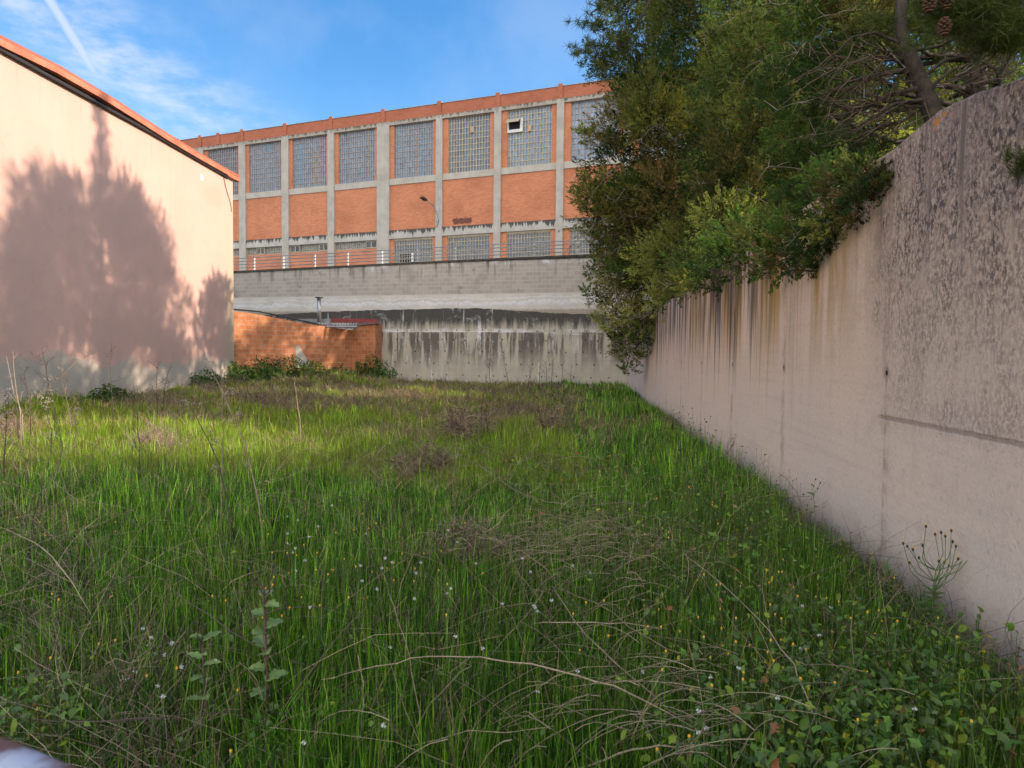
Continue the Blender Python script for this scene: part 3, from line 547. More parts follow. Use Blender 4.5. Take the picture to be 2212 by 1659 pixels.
tt = [(-.2, topz(504, 672, pa, pc_)[1])] + [topz(u, v, pa, pc_) for u, v in ((540, 676), (578, 683), (648, 697), (705, 705.5), (758, 713.4))]; tt.append((Lw, tt[-1][1]))
seg_wall(pa, pc_, tt)
L2 = (pe - pc_).length; t2 = [topz(u, v, pc_, pe) for u, v in ((763, 712), (768, 706), (790, 702), (810, 699.5))]
seg_wall(pc_, pe, [(0, t2[0][1])] + t2[:-1] + [(L2, t2[-1][1])])
seg_wall(pe, pe2, [(.152, t2[-1][1]), ((pe2 - pe).length, t2[-1][1] + .02)])
ft = seg_wall(pa, pc_, [(-.2, .62), (1.9, .60), (2.0, .3), (Lw * .6, .3)], .02, 'plaster_foot', M_SILL); ft.location = (pa.x + .022, pa.y - .02, 0)
pr = MB()
pl = [topz(776 / 4.2667 + 460.8, y / 4.2667 + 518.4, pa, pc_) for y in (975, 1165)]
x_ = pl[0][0]; pr.hexa([(x_ - .1, -.012, pl[1][1] - .1), (x_ + .75, -.012, pl[1][1] - .1), (x_ + .75, .0, pl[1][1] - .1), (x_ - .1, .0, pl[1][1] - .1), (x_ - .1, -.012, pl[0][1]), (x_ + .08, -.012, pl[0][1]), (x_ + .08, 0, pl[0][1]), (x_ - .1, 0, pl[0][1])])
o = pr.build('mortar_patch', M_SILL, sh); o.location = (pa.x, pa.y, 0); o.rotation_euler = (0, 0, math.atan2(pc_.y - pa.y, pc_.x - pa.x))
# pipe/edge along the wall top
m = MB(); m.tube([at(500, 668, 28.7), at(560, 673, 29.5), at(620, 686, 30.5), at(690, 701, 31.7)], .035, 6); m.build('roof_edge_pipe', M_BLACK, sh)
m = MB(); a = at(640, 691, 33.2); b = at(718, 690.5, 33.1); c_ = at(817, 687.5, 33.0)
def slab(mb, p, q, h, th=.08):
    n_ = Vector((-(q - p).y, (q - p).x, 0)).normalized() * th; mb.hexa([p, q, q + n_, p + n_, p + Vector((0, 0, h)), q + Vector((0, 0, h)), q + n_ + Vector((0, 0, h)), p + n_ + Vector((0, 0, h))])
m = MB(); slab(m, at(715, 696, 33.4), at(816, 697.5, 33.2), .19); m.build('ridge_board', M_REDF, sh)
m = MB(); slab(m, at(640, 697, 33.5), at(714, 697, 33.42), .19); m.build('ridge_board', M_GREYM, sh)
m = MB(); A = at(688, 697.5, 33.0); B = at(771, 698.5, 32.9); N = 64; V = []; F = []
for i in range(N + 1):
    k = i / N; p = A.lerp(B, k); q = at(680, 700, 32.2).lerp(at(770, 703, 32.1), k); dz = .035 * math.sin(i * math.pi / 2.2)
    V += [(p.x, p.y, p.z + dz), (q.x, q.y, q.z + dz), (q.x, q.y, q.z + dz - .02), (p.x, p.y, p.z + dz - .02)]
for i in range(N):
    for k in range(4): F.append((i * 4 + k, i * 4 + (k + 1) % 4, i * 4 + 4 + (k + 1) % 4, i * 4 + 4 + k))
me = bpy.data.meshes.new('corrugated_roof'); me.from_pydata(V, [], F); me.update(); link('corrugated_roof', me, M_CORR, sh)
m = MB(); m.tube([at(706, 705.5, 32.0), at(771, 706, 31.9)], .045, 8); m.build('gutter', M_GREYM, sh)
m = MB(); p = at(770, 703, 33.0); q = at(815, 698.5, 32.8); slab(m, p, q, .03, .5); m.build('roof_edge', M_CORR, sh)
m = MB(); p = at(690, 700, 33.1); p2 = at(689, 645, 33.1); m.tube([p, p2], .095, 12); fl = m.build('flue', M_STEEL, sh, True)
m = MB(); m.tube([p2 + Vector((0, 0, .03)), p2 + Vector((0, 0, .07))], [.20, .17], 12); m.tube([p2, p2 + Vector((0, 0, .03))], .03, 6); m.build('flue_cap', M_BLACK, fl)

# ------------------------------------------------------------------ vegetation generators
def randdir(n): return unit(rng.normal(size=(n, 3)))
def plumes(c, d, L, rad, k, ll_, lw_, col, jit=.22, spread=.75):
    """feathery shoots: c,d (n,3); L,rad (n,); k leaves each; returns V,F,C of small diamond leaves"""
    n = len(c); c = np.repeat(c, k, 0); d = np.repeat(d, k, 0); L = np.repeat(L, k); rad = np.repeat(rad, k); col = np.repeat(col, k, 0)
    t_ = rng.random(n * k) ** .8; o_ = randdir(n * k); o_ = unit(o_ - d * (o_ * d).sum(1, keepdims=True))
    p = c + d * (t_ * L)[:, None] + o_ * (rad * (1.05 - t_) * rng.random(n * k) ** .5)[:, None]
    ld = unit(d + o_ * spread * (1.1 - t_)[:, None] + rng.normal(size=(n * k, 3)) * .28)
    wd = unit(np.cross(ld, randdir(n * k))); ln = ll_ * (.6 + .8 * rng.random(n * k)); lw = lw_ * (.6 + .8 * rng.random(n * k))
    a = p; b = p + ld * (ln * .45)[:, None] + wd * (lw * .5)[:, None]; e = p + ld * ln[:, None]; f = p + ld * (ln * .45)[:, None] - wd * (lw * .5)[:, None]
    V = np.stack([a, b, e, f], 1).reshape(-1, 3); F = np.arange(len(V)).reshape(-1, 4)
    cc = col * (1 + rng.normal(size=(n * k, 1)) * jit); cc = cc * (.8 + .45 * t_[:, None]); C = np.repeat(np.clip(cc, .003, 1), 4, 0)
    return V, F, C
def join(parts):
    V = []; F = []; C = []; b = 0
    for v, f, c in parts: V.append(v); F.append(f + b); C.append(c); b += len(v)
    return np.concatenate(V), np.concatenate(F), np.concatenate(C)
def tubes(P, Rr, C, sides=3):
    """P (n,k,3) paths, Rr (n,k) radii, C (n,3)"""
    n, k, _ = P.shape; T = unit(np.gradient(P, axis=1)); ref = np.zeros_like(T); ref[..., 0] = .31; ref[..., 1] = .77; ref[..., 2] = .2
    A = unit(np.cross(T, ref)); B = np.cross(T, A); rings = []
    for s in range(sides): a = 2 * math.pi * s / sides; rings.append(P + (A * math.cos(a) + B * math.sin(a)) * Rr[..., None])
    V = np.stack(rings, 2).reshape(-1, 3); idx = np.arange(n * k * sides).reshape(n, k, sides); nx_ = np.roll(idx, -1, 2)
    F = np.stack([idx[:, :-1], nx_[:, :-1], nx_[:, 1:], idx[:, 1:]], -1).reshape(-1, 4)
    return V, F, np.repeat(C, k * sides, 0)
def crown_cols(n, base=((.068, .125, .026), (.23, .25, .065), (.036, .072, .024), (.125, .09, .036)), w=(.42, .24, .2, .14)):
    b = np.array(base)[rng.choice(len(base), n, p=w)]; return b * (.8 + .4 * rng.random((n, 1)))

def conifer(name, label, base, lumps, trunk, leaf=(.05, .016), npl=34, kl=26, pl=.42, limbs=True, group='conifers behind the concrete wall', cat='tree', colw=None, ndead=0, inner=44):
    """lumps: (x,y,z,r) foliage masses; trunk: list of (x,y,z,r)"""
    root = empty(name, tuple(base), 0., label=label, cat=cat, group=group); O = np.array(base)
    L = np.array(lumps, float); parts = []
    for (x, y, z, r) in L:
        n = int(npl * (r / .8) ** 1.7) + 6; dd = randdir(n); dd[:, 2] = dd[:, 2] * .8
        rr = r * (.45 + .55 * rng.random(n) ** .4); c = np.array((x, y, z)) + dd * rr[:, None] * np.array((1, 1, .85)) * .8 - O
        dr = unit(dd * .8 + np.array((0, 0, .35)) + rng.normal(size=(n, 3)) * .25)
        base_c = crown_cols(1, w=colw or (.34, .30, .22, .14))[0] * rng.uniform(.45, 1.8); cc = base_c * .75 + crown_cols(n) * .3  # random clump tones, spread wide to paint in sunlit highlights and dark masses
        s = np.clip(r / .8, .55, 1.2)
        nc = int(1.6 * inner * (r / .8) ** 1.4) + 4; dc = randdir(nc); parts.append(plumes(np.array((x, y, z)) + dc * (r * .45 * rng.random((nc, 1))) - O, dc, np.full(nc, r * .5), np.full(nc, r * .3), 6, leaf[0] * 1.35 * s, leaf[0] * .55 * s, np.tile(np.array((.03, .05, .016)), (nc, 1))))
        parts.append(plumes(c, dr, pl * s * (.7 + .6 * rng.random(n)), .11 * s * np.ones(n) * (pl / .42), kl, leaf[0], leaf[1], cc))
    mb = MB(); tr = [Vector(t_[:3]) - Vector(base) for t_ in trunk]; mb.tube(tr, [t_[3] for t_ in trunk], 10); tz = np.array([t_[2] for t_ in trunk])
    if limbs:
        for (x, y, z, r) in L:
            if rng.random() < .85:
                zz = min(max(z - .35 * math.hypot(x - trunk[0][0], y - trunk[0][1]) * rng.uniform(.1, .6), trunk[0][2] + .4), trunk[-1][2]); k = np.interp(zz, tz, np.arange(len(tz)))
                i = int(min(k, len(tr) - 2)); a = tr[i].lerp(tr[i + 1], k - i); b = Vector((x, y, z)) - Vector(base); m_ = a.lerp(b, .5) + Vector((rng.normal() * .15, rng.normal() * .15, -.15))
                mb.tube([a, a.lerp(m_, .5) + Vector((0, 0, .03)), m_, b], [.045, .035, .024, .008], 5, False)
    mb.build('trunk', M_BARK, root, True)
    vis = [q for q in L if q[3] > .25 and 1250 < CX + FPX * q[0] / max(q[1], 1) < 1950 and q[2] < 9 and q[1] < 22]; pick = [vis[i] for i in rng.permutation(len(vis))[:ndead]]
    V, F, C = join(parts); mi = np.zeros(len(F))
    if pick:
        PA = []; RA = []
        for (x, y, z, r) in pick:
            toc = unit(np.array((-x, -y, 1.6 - z))); side = unit(np.cross(toc, (0, 0, 1.))) * rng.choice([-1, 1]); a = np.array((x, y, z)) + toc * r * .55; L0 = r * rng.uniform(.7, 1.3); dr = unit(side + toc * .55 + rng.normal(size=3) * .35)
            k = np.linspace(0, 1, 6)[:, None]; path = a + dr * L0 * k + np.array((0, 0, -.25)) * L0 * k ** 2 + np.cumsum(rng.normal(size=(6, 3)) * L0 * .03, 0); PA.append(path); RA.append(np.linspace(.0011, .0004, 6) * y * 1.0)
            for _ in range(6): b = path[rng.integers(1, 6)]; d2 = unit(dr + rng.normal(size=3) * .7); PA.append(b + d2 * L0 * rng.uniform(.2, .5) * k + rng.normal(size=3) * .1 * L0 * k ** 2); RA.append(np.linspace(.0006, .0002, 6) * y)
        V2, F2, C2 = tubes(np.array(PA) - O, np.array(RA), np.array([(.42, .35, .28)]) * rng.uniform(.5, 1.1, (len(PA), 1))); mi = np.concatenate([mi, np.ones(len(F2))]); F = np.concatenate([F, F2 + len(V)]); V = np.concatenate([V, V2]); C = np.concatenate([C, C2])
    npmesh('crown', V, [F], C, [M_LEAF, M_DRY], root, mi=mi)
    return root
def prof_lumps(cx, cy, prof, n, rl, rh, squash=1., seed=0, side=None):
    r_ = np.random.default_rng(seed); out = []; zs = [p[0] for p in prof]; rs = [p[1] for p in prof]
    w_ = np.array([max(.05, q) for q in rs]); tries = 0
    while len(out) < n and tries < 20000:
        tries += 1; z = r_.uniform(zs[0], zs[-1]); R_ = np.interp(z, zs, rs)
        if r_.random() > R_ / max(rs): continue
        a = r_.uniform(0, 2 * math.pi); q = R_ * (.5 + .5 * r_.random() ** .5); r = r_.uniform(rl, rh) * min(1, .35 + R_ / 3)
        x, y = cx + math.cos(a) * q * squash, cy + math.sin(a) * q
        if side and not side(x, y, z): continue
        out.append((x, y, z, r))
    return out
def wallx(y): return 2.46 + (y - 3.2) * .0975
def yw(u): return 2.148 / ((u - 1106) / 1475 - .0975)
def pxw(l): return [(*at(u, v, yw(u) - f), r) for u, v, r, f in l]
def clear(x, y, z): return z > 2.6 or x < wallx(y) - .15 or x > wallx(y) + .5
# T1: the tall cypress at the far half, hanging over the wall
l1 = prof_lumps(7.6, 19.6, [(3.0, 4.6), (6, 5.0), (9, 4.9), (11.5, 4.6), (12.6, 4.8), (13.7, 4.0), (14.7, 2.7), (15.3, 1.4), (15.7, .4)], 400, .5, 1.0, seed=3)
l1 = [q for q in l1 if (q[2] > 13.6 or rng.random() < .48) and (q[2] > 9.4 or q[1] < 20.4)]
l1 += [(7.6, 19.6 + .12 * math.sin(k), 15.2 + k * .27, .5 - .03 * k) for k in range(13)] + [(7.8, 24.4, 12.8, .6), (7.8, 25.3, 12.0, .6), (7.8, 24.0, 13.5, .55), (7.8, 25.9, 11.0, .6), (7.8, 24.9, 11.4, .6), (7.8, 23.6, 12.2, .6)] + [(7.6, 17.6, 15.2, .4), (7.6, 18.2, 15.6, .35), (7.6, 16.6, 14.4, .45), (7.6, 22., 15.0, .4)]
def px(l): return [(*at(u + 8, v, Y), r) for u, v, Y, r in l]
l1 += px([(1350, 770, 21.5, .42), (1345, 735, 21, .6), (1390, 720, 20, .6), (1330, 690, 21, .75), (1400, 680, 19.5, .7), (1330, 640, 21, .75), (1390, 620, 19.5, .9), (1455, 640, 17.5, .5), (1340, 580, 20, .8), (1310, 545, 20, .55), (1345, 500, 20, .95), (1385, 430, 19.3, .8), (1365, 460, 19.5, .75), (1400, 480, 19, .8), (1350, 420, 19.6, .6), (1410, 400, 19, .8), (1330, 470, 19.8, .6),
          (1430, 560, 18.5, .95), (1300, 420, 20, .8), (1268, 425, 20, .45), (1250, 400, 20, .22), (1330, 360, 20, .9), (1285, 305, 19.5, .42), (1255, 292, 19.5, .2), (1370, 300, 20, 1.), (1372, 222, 20, .72), (1338, 195, 20.5, .3), (1408, 150, 20, .75), (1352, 165, 20, .25), (1440, 70, 20, .75), (1352, 803, 21.5, .16),
          (1500, 500, 17, .9), (1480, 600, 16.5, .6), (1278, 640, 21, .12), (1262, 632, 21, .12), (1275, 590, 21, .25), (1280, 490, 20.5, .25), (1450, 420, 18, 1.), (1460, 300, 18, 1.), (1480, 180, 18, 1.), (1500, 60, 18, 1.)])
conifer('cypress_tree', 'tallest cypress, its foliage hanging over the far end of the wall almost to the ground', (7.6, 19.6, 2.6), l1, [(7.6, 19.6, 2.5, .3), (7.5, 19.6, 8, .22), (7.6, 19.5, 13, .13), (7.6, 19.6, 18.6, .03)], leaf=(.082, .021), npl=100, kl=40, pl=.5, inner=26, ndead=34)
# T2: further cypress, its shadow reaches the far corner of the peach building
l2 = prof_lumps(8.8, 26.8, [(3.5, 2.4), (6, 2.6), (9, 2.6), (11, 2.4), (13, 1.7), (14.9, .4)], 80, .5, .9, seed=5)
conifer('cypress_tree', 'narrow cypress mostly hidden behind the tallest one', (8.8, 26.8, 2.6), l2, [(8.8, 26.8, 2.5, .25), (8.8, 26.8, 9, .15), (8.8, 26.8, 14.4, .03)], leaf=(.15, .06), npl=30, kl=18, pl=.6)
l7 = prof_lumps(9.6, 31.2, [(3.5, 1.6), (6, 2.2), (10, 2.5), (13, 1.9), (14.4, .8)], 74, .35, .62, seed=15)
conifer('cypress_tree', 'thin cypress beyond the far walls behind the others', (9.6, 31.4, 2.6), l7, [(9.6, 31.4, 2.5, .2), (9.6, 31.4, 8, .12), (9.6, 31.2, 14.6, .03)], leaf=(.15, .06), npl=22, kl=16, pl=.6)
# T3: mid cypress over the wall, feathery
l3 = prof_lumps(6.6, 15.4, [(3.0, 1.6), (4.5, 2.1), (6, 2.2), (8.5, 2.0), (10, .9)], 60, .6, .95, seed=8)
l3 += px([(1560, 560, 11.5, .5), (1600, 540, 11, .55), (1650, 545, 9.5, .42), (1560, 480, 13.5, .75), (1640, 470, 13.5, .8), (1700, 500, 9., .45), (1590, 400, 14, .9), (1680, 400, 14, .85), (1560, 320, 14.5, .9), (1640, 310, 14, .9), (1570, 220, 14.5, .9), (1660, 220, 14, .9), (1590, 120, 14.5, .9), (1680, 110, 14, .9), (1600, 20, 14.5, .9), (1740, 420, 14, .8), (1740, 300, 14, .8), (1760, 180, 14, .8)])
l3 += pxw([(1545, 600, .32, .15), (1590, 575, .32, .2), (1640, 560, .30, .25), (1690, 545, .28, .2), (1600, 520, .4, .1), (1660, 505, .36, .1), (1720, 540, .24, .2), (1550, 560, .4, .1), (1530, 580, .35, 0), (1500, 620, .3, .1), (1465, 640, .32, .2), (1480, 610, .5, .1), (1510, 570, .6, 0)])
conifer('cypress_tree', 'middle cypress with feathery bright green sprays above the wall step', (6.6, 15.4, 2.6), l3, [(6.6, 15.4, 2.5, .2), (6.5, 15.4, 6, .15), (6.5, 15.3, 9.8, .04)], leaf=(.05, .018), npl=120, kl=42, pl=.38, inner=24, ndead=26)
# T4: near cypress drooping over the wall
l4 = px([(1745, 545, 7.4, .2), (1720, 520, 7.6, .28), (1700, 470, 8., .4), (1760, 480, 7.2, .32), (1740, 430, 7.4, .4), (1800, 450, 6.6, .22), (1830, 420, 6.3, .26), (1880, 410, 5.6, .14), (1892, 385, 5.5, .12), (1800, 390, 6.8, .35), (1850, 380, 6.2, .22), (1730, 370, 7.6, .45), (1790, 330, 7.4, .35), (1720, 300, 8, .45), (1750, 230, 8, .45), (1710, 180, 8.2, .5), (1780, 150, 8., .4), (1740, 90, 8.2, .5), (1800, 60, 8., .45), (1740, 10, 8.2, .5), (1850, 20, 7.6, .35), (1830, 110, 7.6, .3), (1870, 70, 7.2, .25), (1870, 330, 6.6, .15), (1700, 560, 8.2, .2), (1780, 515, 7.0, .2), (1840, 455, 6.2, .16), (1865, 440, 5.9, .12), (1780, 250, 7.8, .3),
         (2110, 190, 8.5, .16), (2190, 150, 8.5, .2), (2060, 100, 8.5, .2), (1990, 30, 8.5, .26), (2130, 40, 8.5, .26), (1930, 60, 8.5, .25), (1950, 0, 8.5, .3), (1900, 10, 8.5, .3)])
l4 += pxw([(1735, 560, .14, .18), (1755, 535, .2, .15), (1775, 505, .2, .12), (1800, 485, .18, .12), (1825, 462, .16, .12), (1850, 445, .15, .12), (1875, 425, .14, .1), (1890, 400, .11, .08), (1780, 450, .28, 0), (1830, 410, .24, 0), (1720, 500, .3, 0), (1700, 560, .18, .2), (1870, 380, .16, -.05), (1740, 585, .07, .2), (1650, 590, .12, .2), (1780, 535, .08, .15)])
conifer('cypress_tree', 'nearest cypress, its branches drooping over the wall with brownish tips', (5.6, 8.3, 2.6), l4, [(5.6, 8.3, 2.5, .17), (5.5, 8.3, 5, .12), (5.4, 8.3, 8.6, .03)], leaf=(.030, .0105), npl=420, kl=52, pl=.23, inner=26, ndead=20, colw=(.44, .2, .28, .08))
# upper crown of the nearest cypress, above the picture
l5 = prof_lumps(6.2, 6.6, [(5.8, 2.2), (7.5, 2.2), (9.5, 1.2), (11, .4)], 60, .5, .8, seed=11)
def pine(name, label, base, trunk, brs, tufts, cones, dead, nl=.13, cwid=.0035):
    root = empty(name, tuple(base), 0., label=label, cat='tree', group='conifers behind the concrete wall'); B = Vector(base)
    mb = MB(); mb.tube([Vector(p[:3]) - B for p in trunk], [p[3] for p in trunk], 10)
    for path, r0 in brs:
        n = len(path); mb.tube([Vector(p) - B for p in path], [r0 * (1 - .8 * i / (n - 1)) for i in range(n)], 6, False)
    mb.build('trunk', M_BARK, root, True)
    if dead:
        P = []; Rr = []
        for a, b, n_, sp in dead:
            a, b = np.array(a), np.array(b)
            for _ in range(n_):
                p0 = a + (b - a) * rng.random() * .8 + rng.normal(size=3) * .03; dr = unit(b - a + rng.normal(size=3) * sp * np.linalg.norm(b - a)); L_ = np.linalg.norm(b - a) * rng.uniform(.25, .8)
                k = np.linspace(0, 1, 6)[:, None]; P.append(p0 + dr * L_ * k + rng.normal(size=3) * .2 * L_ * k ** 2 + np.cumsum(rng.normal(size=(6, 3)) * .015, 0)); Rr.append(np.linspace(.008, .002, 6))
        V, F, C = tubes(np.array(P) - np.array(base), np.array(Rr), np.array([(.16, .12, .09)]) * rng.uniform(.5, 1.6, (len(P), 1))); npmesh('dead_twigs', V, [F], C, M_DRY, root)
    V = []; C = []; 
    for (x, y, z, r, n_) in tufts:
        n = n_; d = unit(rng.normal(size=(n, 3)) + np.array((0, 0, .3))); p = np.array((x, y, z)) - np.array(base) + rng.normal(size=(n, 3)) * r * .35
        ln = nl * (.6 + .6 * rng.random(n)); wd = unit(np.cross(d, randdir(n))) * cwid
        V.append(np.stack([p - wd, p + wd, p + d * ln[:, None] + wd * .3, p + d * ln[:, None] - wd * .3], 1).reshape(-1, 3)); col = np.array((.055, .085, .022)) * rng.uniform(.6, 1.7, (n, 1)) + np.array((.03, .015, 0)) * rng.random((n, 1)); C.append(np.repeat(col, 4, 0))
    V = np.concatenate(V); npmesh('needles', V, [np.arange(len(V)).reshape(-1, 4)], np.concatenate(C), M_LEAF, root)
    for p in cones:
        m = MB(); p = Vector(p) - B
        for j in range(7):
            for q in range(6):
                a = q * 1.047 + j * .5; rr = .022 * math.sin((j + .8) / 7.6 * math.pi) + .004; m.lump((p.x + rr * math.cos(a), p.y + rr * math.sin(a), p.z - .035 + j * .012), .009, 5, 3, (1.2, 1.2, .5))
        m.build('cone', M_CONE, root)
    return root
M_CONE = simple('pine_cone', (.14, .065, .04), .8, .3, 30.)
# pine A: twiggy branches against the sky beside the cypress
brA = []; tuA = []; coneA = []; Y0 = 15.5
def pth(l, Y): return [at(u, v, Y + (.0 if i == 0 else rng.normal() * .1)) for i, (u, v) in enumerate(l)]
mains = [[(1430, -60), (1400, 10), (1372, 60), (1350, 100), (1325, 135), (1285, 165)], [(1420, -30), (1350, 20), (1300, 5), (1265, -15)], [(1372, 60), (1340, 70), (1300, 60), (1262, 45)], [(1350, 100), (1310, 100), (1275, 95), (1255, 110)], [(1325, 135), (1290, 125), (1262, 122)]]
for mm in mains:
    brA.append((pth(mm, Y0), .03 if mm is mains[0] else .016))
for _ in range(120):
    mm = mains[rng.integers(len(mains))]; i = rng.integers(1, len(mm)); u, v = mm[i]; k = rng.random(); u0, v0 = mm[i - 1]; u, v = u0 + (u - u0) * k, v0 + (v - v0) * k
    a = rng.uniform(0, 6.28); L_ = rng.uniform(8, 34); e = (u + L_ * math.cos(a) * .9 - 5, v + L_ * math.sin(a)); p = at(u, v, Y0); q = at(*e, Y0 + rng.normal() * .25)
    brA.append(([p, p.lerp(q, .5) + Vector(rng.normal(size=3) * .03), q], .008)); tuA.append((*q, .05, 30)); 
    if rng.random() < .5: w_ = p.lerp(q, .6); tuA.append((*w_, .05, 18))
for u, v in ((1348, 28), (1259, 88), (1262, 112), (1335, 96)): coneA.append(at(u, v, Y0))
for u, v, n in ((1560, 70, 9), (1590, 110, 6), (1540, 240, 10), (1640, 70, 6), (1580, 250, 5), (1700, 120, 5), (1600, 30, 8)):
    for _ in range(n): p = at(u + rng.normal() * 22, v + rng.normal() * 18, 11.0 + rng.normal() * .2); tuA.append((*p, .04, 46))
pine('pine_tree', 'sparse pine with thin twigs and cones sticking out against the sky at the crown top', (9.2, 15.5, 2.6), [(9.2, 15.5, 2.5, .22), (8.9, 15.5, 8, .18), (6.5, 15.4, 12, .13), (4.2, 15.5, 11.0, .05), at(1430, -60, 15.5)[:] + (.032,)], brA, tuA, coneA, [], nl=.15, cwid=.006)
# pine B: the bent trunk with dead branches behind the wall crest
tb_ = [at(2030, 290, 6.8), at(2005, 215, 6.8), at(1985, 165, 6.8), at(1962, 110, 6.8), at(1945, 60, 6.8), at(1950, -30, 6.9), at(1990, -160, 7.2)]
TB = [(*p, r) for p, r in zip([Vector((tb_[0].x, tb_[0].y, 2.4))] + tb_, (.11, .10, .085, .07, .06, .055, .05, .04))]
brB = []; dB = []; tuB = []
for l, r in (([(1975, 150), (1900, 160), (1840, 175), (1790, 200)], .03), ([(1985, 190), (1920, 205), (1860, 240), (1800, 250)], .028), ([(2000, 215), (1930, 225), (1870, 270), (1800, 300)], .022), ([(1960, 100), (1890, 70), (1840, 80), (1770, 150)], .02),
             ([(1990, 170), (2040, 130), (2100, 120), (2150, 150), (2160, 185)], .024), ([(2000, 195), (2060, 150), (2120, 135), (2190, 120)], .02), ([(1965, 110), (2030, 100), (2090, 70), (2170, 60)], .02), ([(2010, 225), (1950, 262), (1900, 275), (1850, 310)], .016), ([(2150, 185), (2180, 120), (2220, 60)], .03), ([(1990, 230), (1910, 245), (1850, 225), (1790, 232)], .014)):
    path = pth(l, 6.8); brB.append((path, r)); dB.append((tuple(path[0]), tuple(path[-1]), 20, .4)); dB.append((tuple(path[1]), tuple(path[-1]), 10, .6))
for _ in range(26): u, v = rng.uniform(1880, 2220), rng.uniform(-30, 120); p = at(u, v, 6.6 + rng.normal() * .5); tuB.append((*p, .09, 90))
for _ in range(16): u, v = rng.uniform(1850, 2200), rng.uniform(140, 290); p = at(u, v, 7.6 + rng.normal() * .3); tuB.append((*p, .09, 30))
pine('pine_tree', 'bent bare-limbed pine trunk with tangled dead branches behind the wall crest', (*tb_[0][:2], 2.6), TB, brB, tuB, [], dB, nl=.10, cwid=.003)
# pine C: dark needles and cones close at the top right corner
tuC = []; brC = []; cC = []
for l in ([(2330, -60), (2200, 0), (2120, 25), (2060, 45)], [(2330, 20), (2230, 50), (2180, 75), (2130, 90)], [(2300, -80), (2150, -30), (2050, -10), (2010, 5)]):
    path = pth(l, 3.4); brC.append((path, .016))
    for i in range(len(path) - 1):
        for _ in range(44): p = path[i].lerp(path[i + 1], rng.random()) + Vector(rng.normal(size=3) * .05); tuC.append((*p, .04, 46))
for u, v in ((2008, 8), (2046, 4), (2040, 58)): cC.append(at(u, v, 3.3))
pb = [at(2330, 380, 3.4), at(2240, 350, 3.35), at(2205, 345, 3.3)]; brC.append((pb, .008))
for _ in range(26): p = pb[1].lerp(pb[2], rng.random() * 1.3 - .1) + Vector(rng.normal(size=3) * .03); tuC.append((*p, .03, 40))
pine('pine_tree', 'dark pine foliage with brown cones hanging in at the top right corner', (4.2, 2.6, 2.6), [(4.2, 2.6, 2.5, .15), (4.1, 2.8, 4.6, .12), (4.0, 2.9, 7, .07)], brC + [([Vector((4.1, 2.8, 4.4)), Vector((3.4, 3.2, 3.9)), at(2330, -60, 3.4)], .03), ([Vector((4.15, 2.7, 3.3)), at(2330, 380, 3.4)], .02)], tuC, cC, [], nl=.075, cwid=.0016)

# trees outside the picture on the sun side that shade the near yard
l6 = prof_lumps(8.6, 4.5, [(3.4, 2.6), (6, 3.2), (9, 2.8), (11, 1.6), (12.5, .4)], 110, .6, 1.1, seed=21)
conifer('cypress_tree', 'broad cypress beyond the right edge that shades the near grass', (8.6, 4.5, 2.6), l6, [(8.6, 4.5, 2.5, .25), (8.6, 4.5, 8, .15), (8.6, 4.5, 12.4, .03)], leaf=(.13, .05), npl=18, kl=14, pl=.6)

# ------------------------------------------------------------------ grass
def in_yard(x, y): return (x < wallx(y) - .03) & (x > -11.5 + (y - 28) * .035 + .0) & (y < 32.3 - .212 * x)
def patchn(x, y, s, ph):
    return (np.sin(x * s + ph) * np.cos(y * s * .83 + ph * 1.7) + .6 * np.sin(x * s * 2.1 + y * s * 1.6 + ph * 2.3) + .35 * np.sin(x * s * 4.3 - y * s * 3.7 + ph)) / 1.95
BROWN = [(*gp(920, 935, .2)[:2], 1.3, 1.2), (*gp(1010, 895, .2)[:2], 2.6, 2.0), (*gp(1180, 880, .2)[:2], 2.4, 2.4), (*gp(700, 880, .2)[:2], 3.2, 2.2), (*gp(330, 880, .2)[:2], 1.8, 1.8), (*gp(560, 870, .2)[:2], 3., 3.), (*gp(1000, 850, .2)[:2], 6., 3.), (*gp(430, 905, .2)[:2], 1.6, 1.2), (*gp(60, 930, .2)[:2], 1.4, 1.2), (*gp(1280, 920, .2)[:2], 1., 1.4)]
def dryness(x, y):
    d = np.zeros_like(x)
    for bx_, by_, rx, ry in BROWN: d = np.maximum(d, np.exp(-(((x - bx_) / rx) ** 2 + ((y - by_) / ry) ** 2)))
    d = np.maximum(d, .72 * smooth(y, 15, 20) * (x < 2.2)); return np.clip(d * .85 + .45 * patchn(x, y, 1.3, .4) - .08, 0, 1)
def sample(n, pw=1.4, ymin=1.3, ymax=33, near=3.2):
    u_ = rng.random(n * 3); # density along y ~ y*y^-pw
    yy = np.linspace(ymin, ymax, 4000); pdf = (yy * 1.7 + 1.5) * np.minimum(1, (near / yy)) ** pw; cdf = np.cumsum(pdf); cdf /= cdf[-1]; y = np.interp(u_, cdf, yy)
    x = rng.uniform(-1, 1, n * 3) * (y * .82 + .7); k = in_yard(x, y); return x[k][:n], y[k][:n]
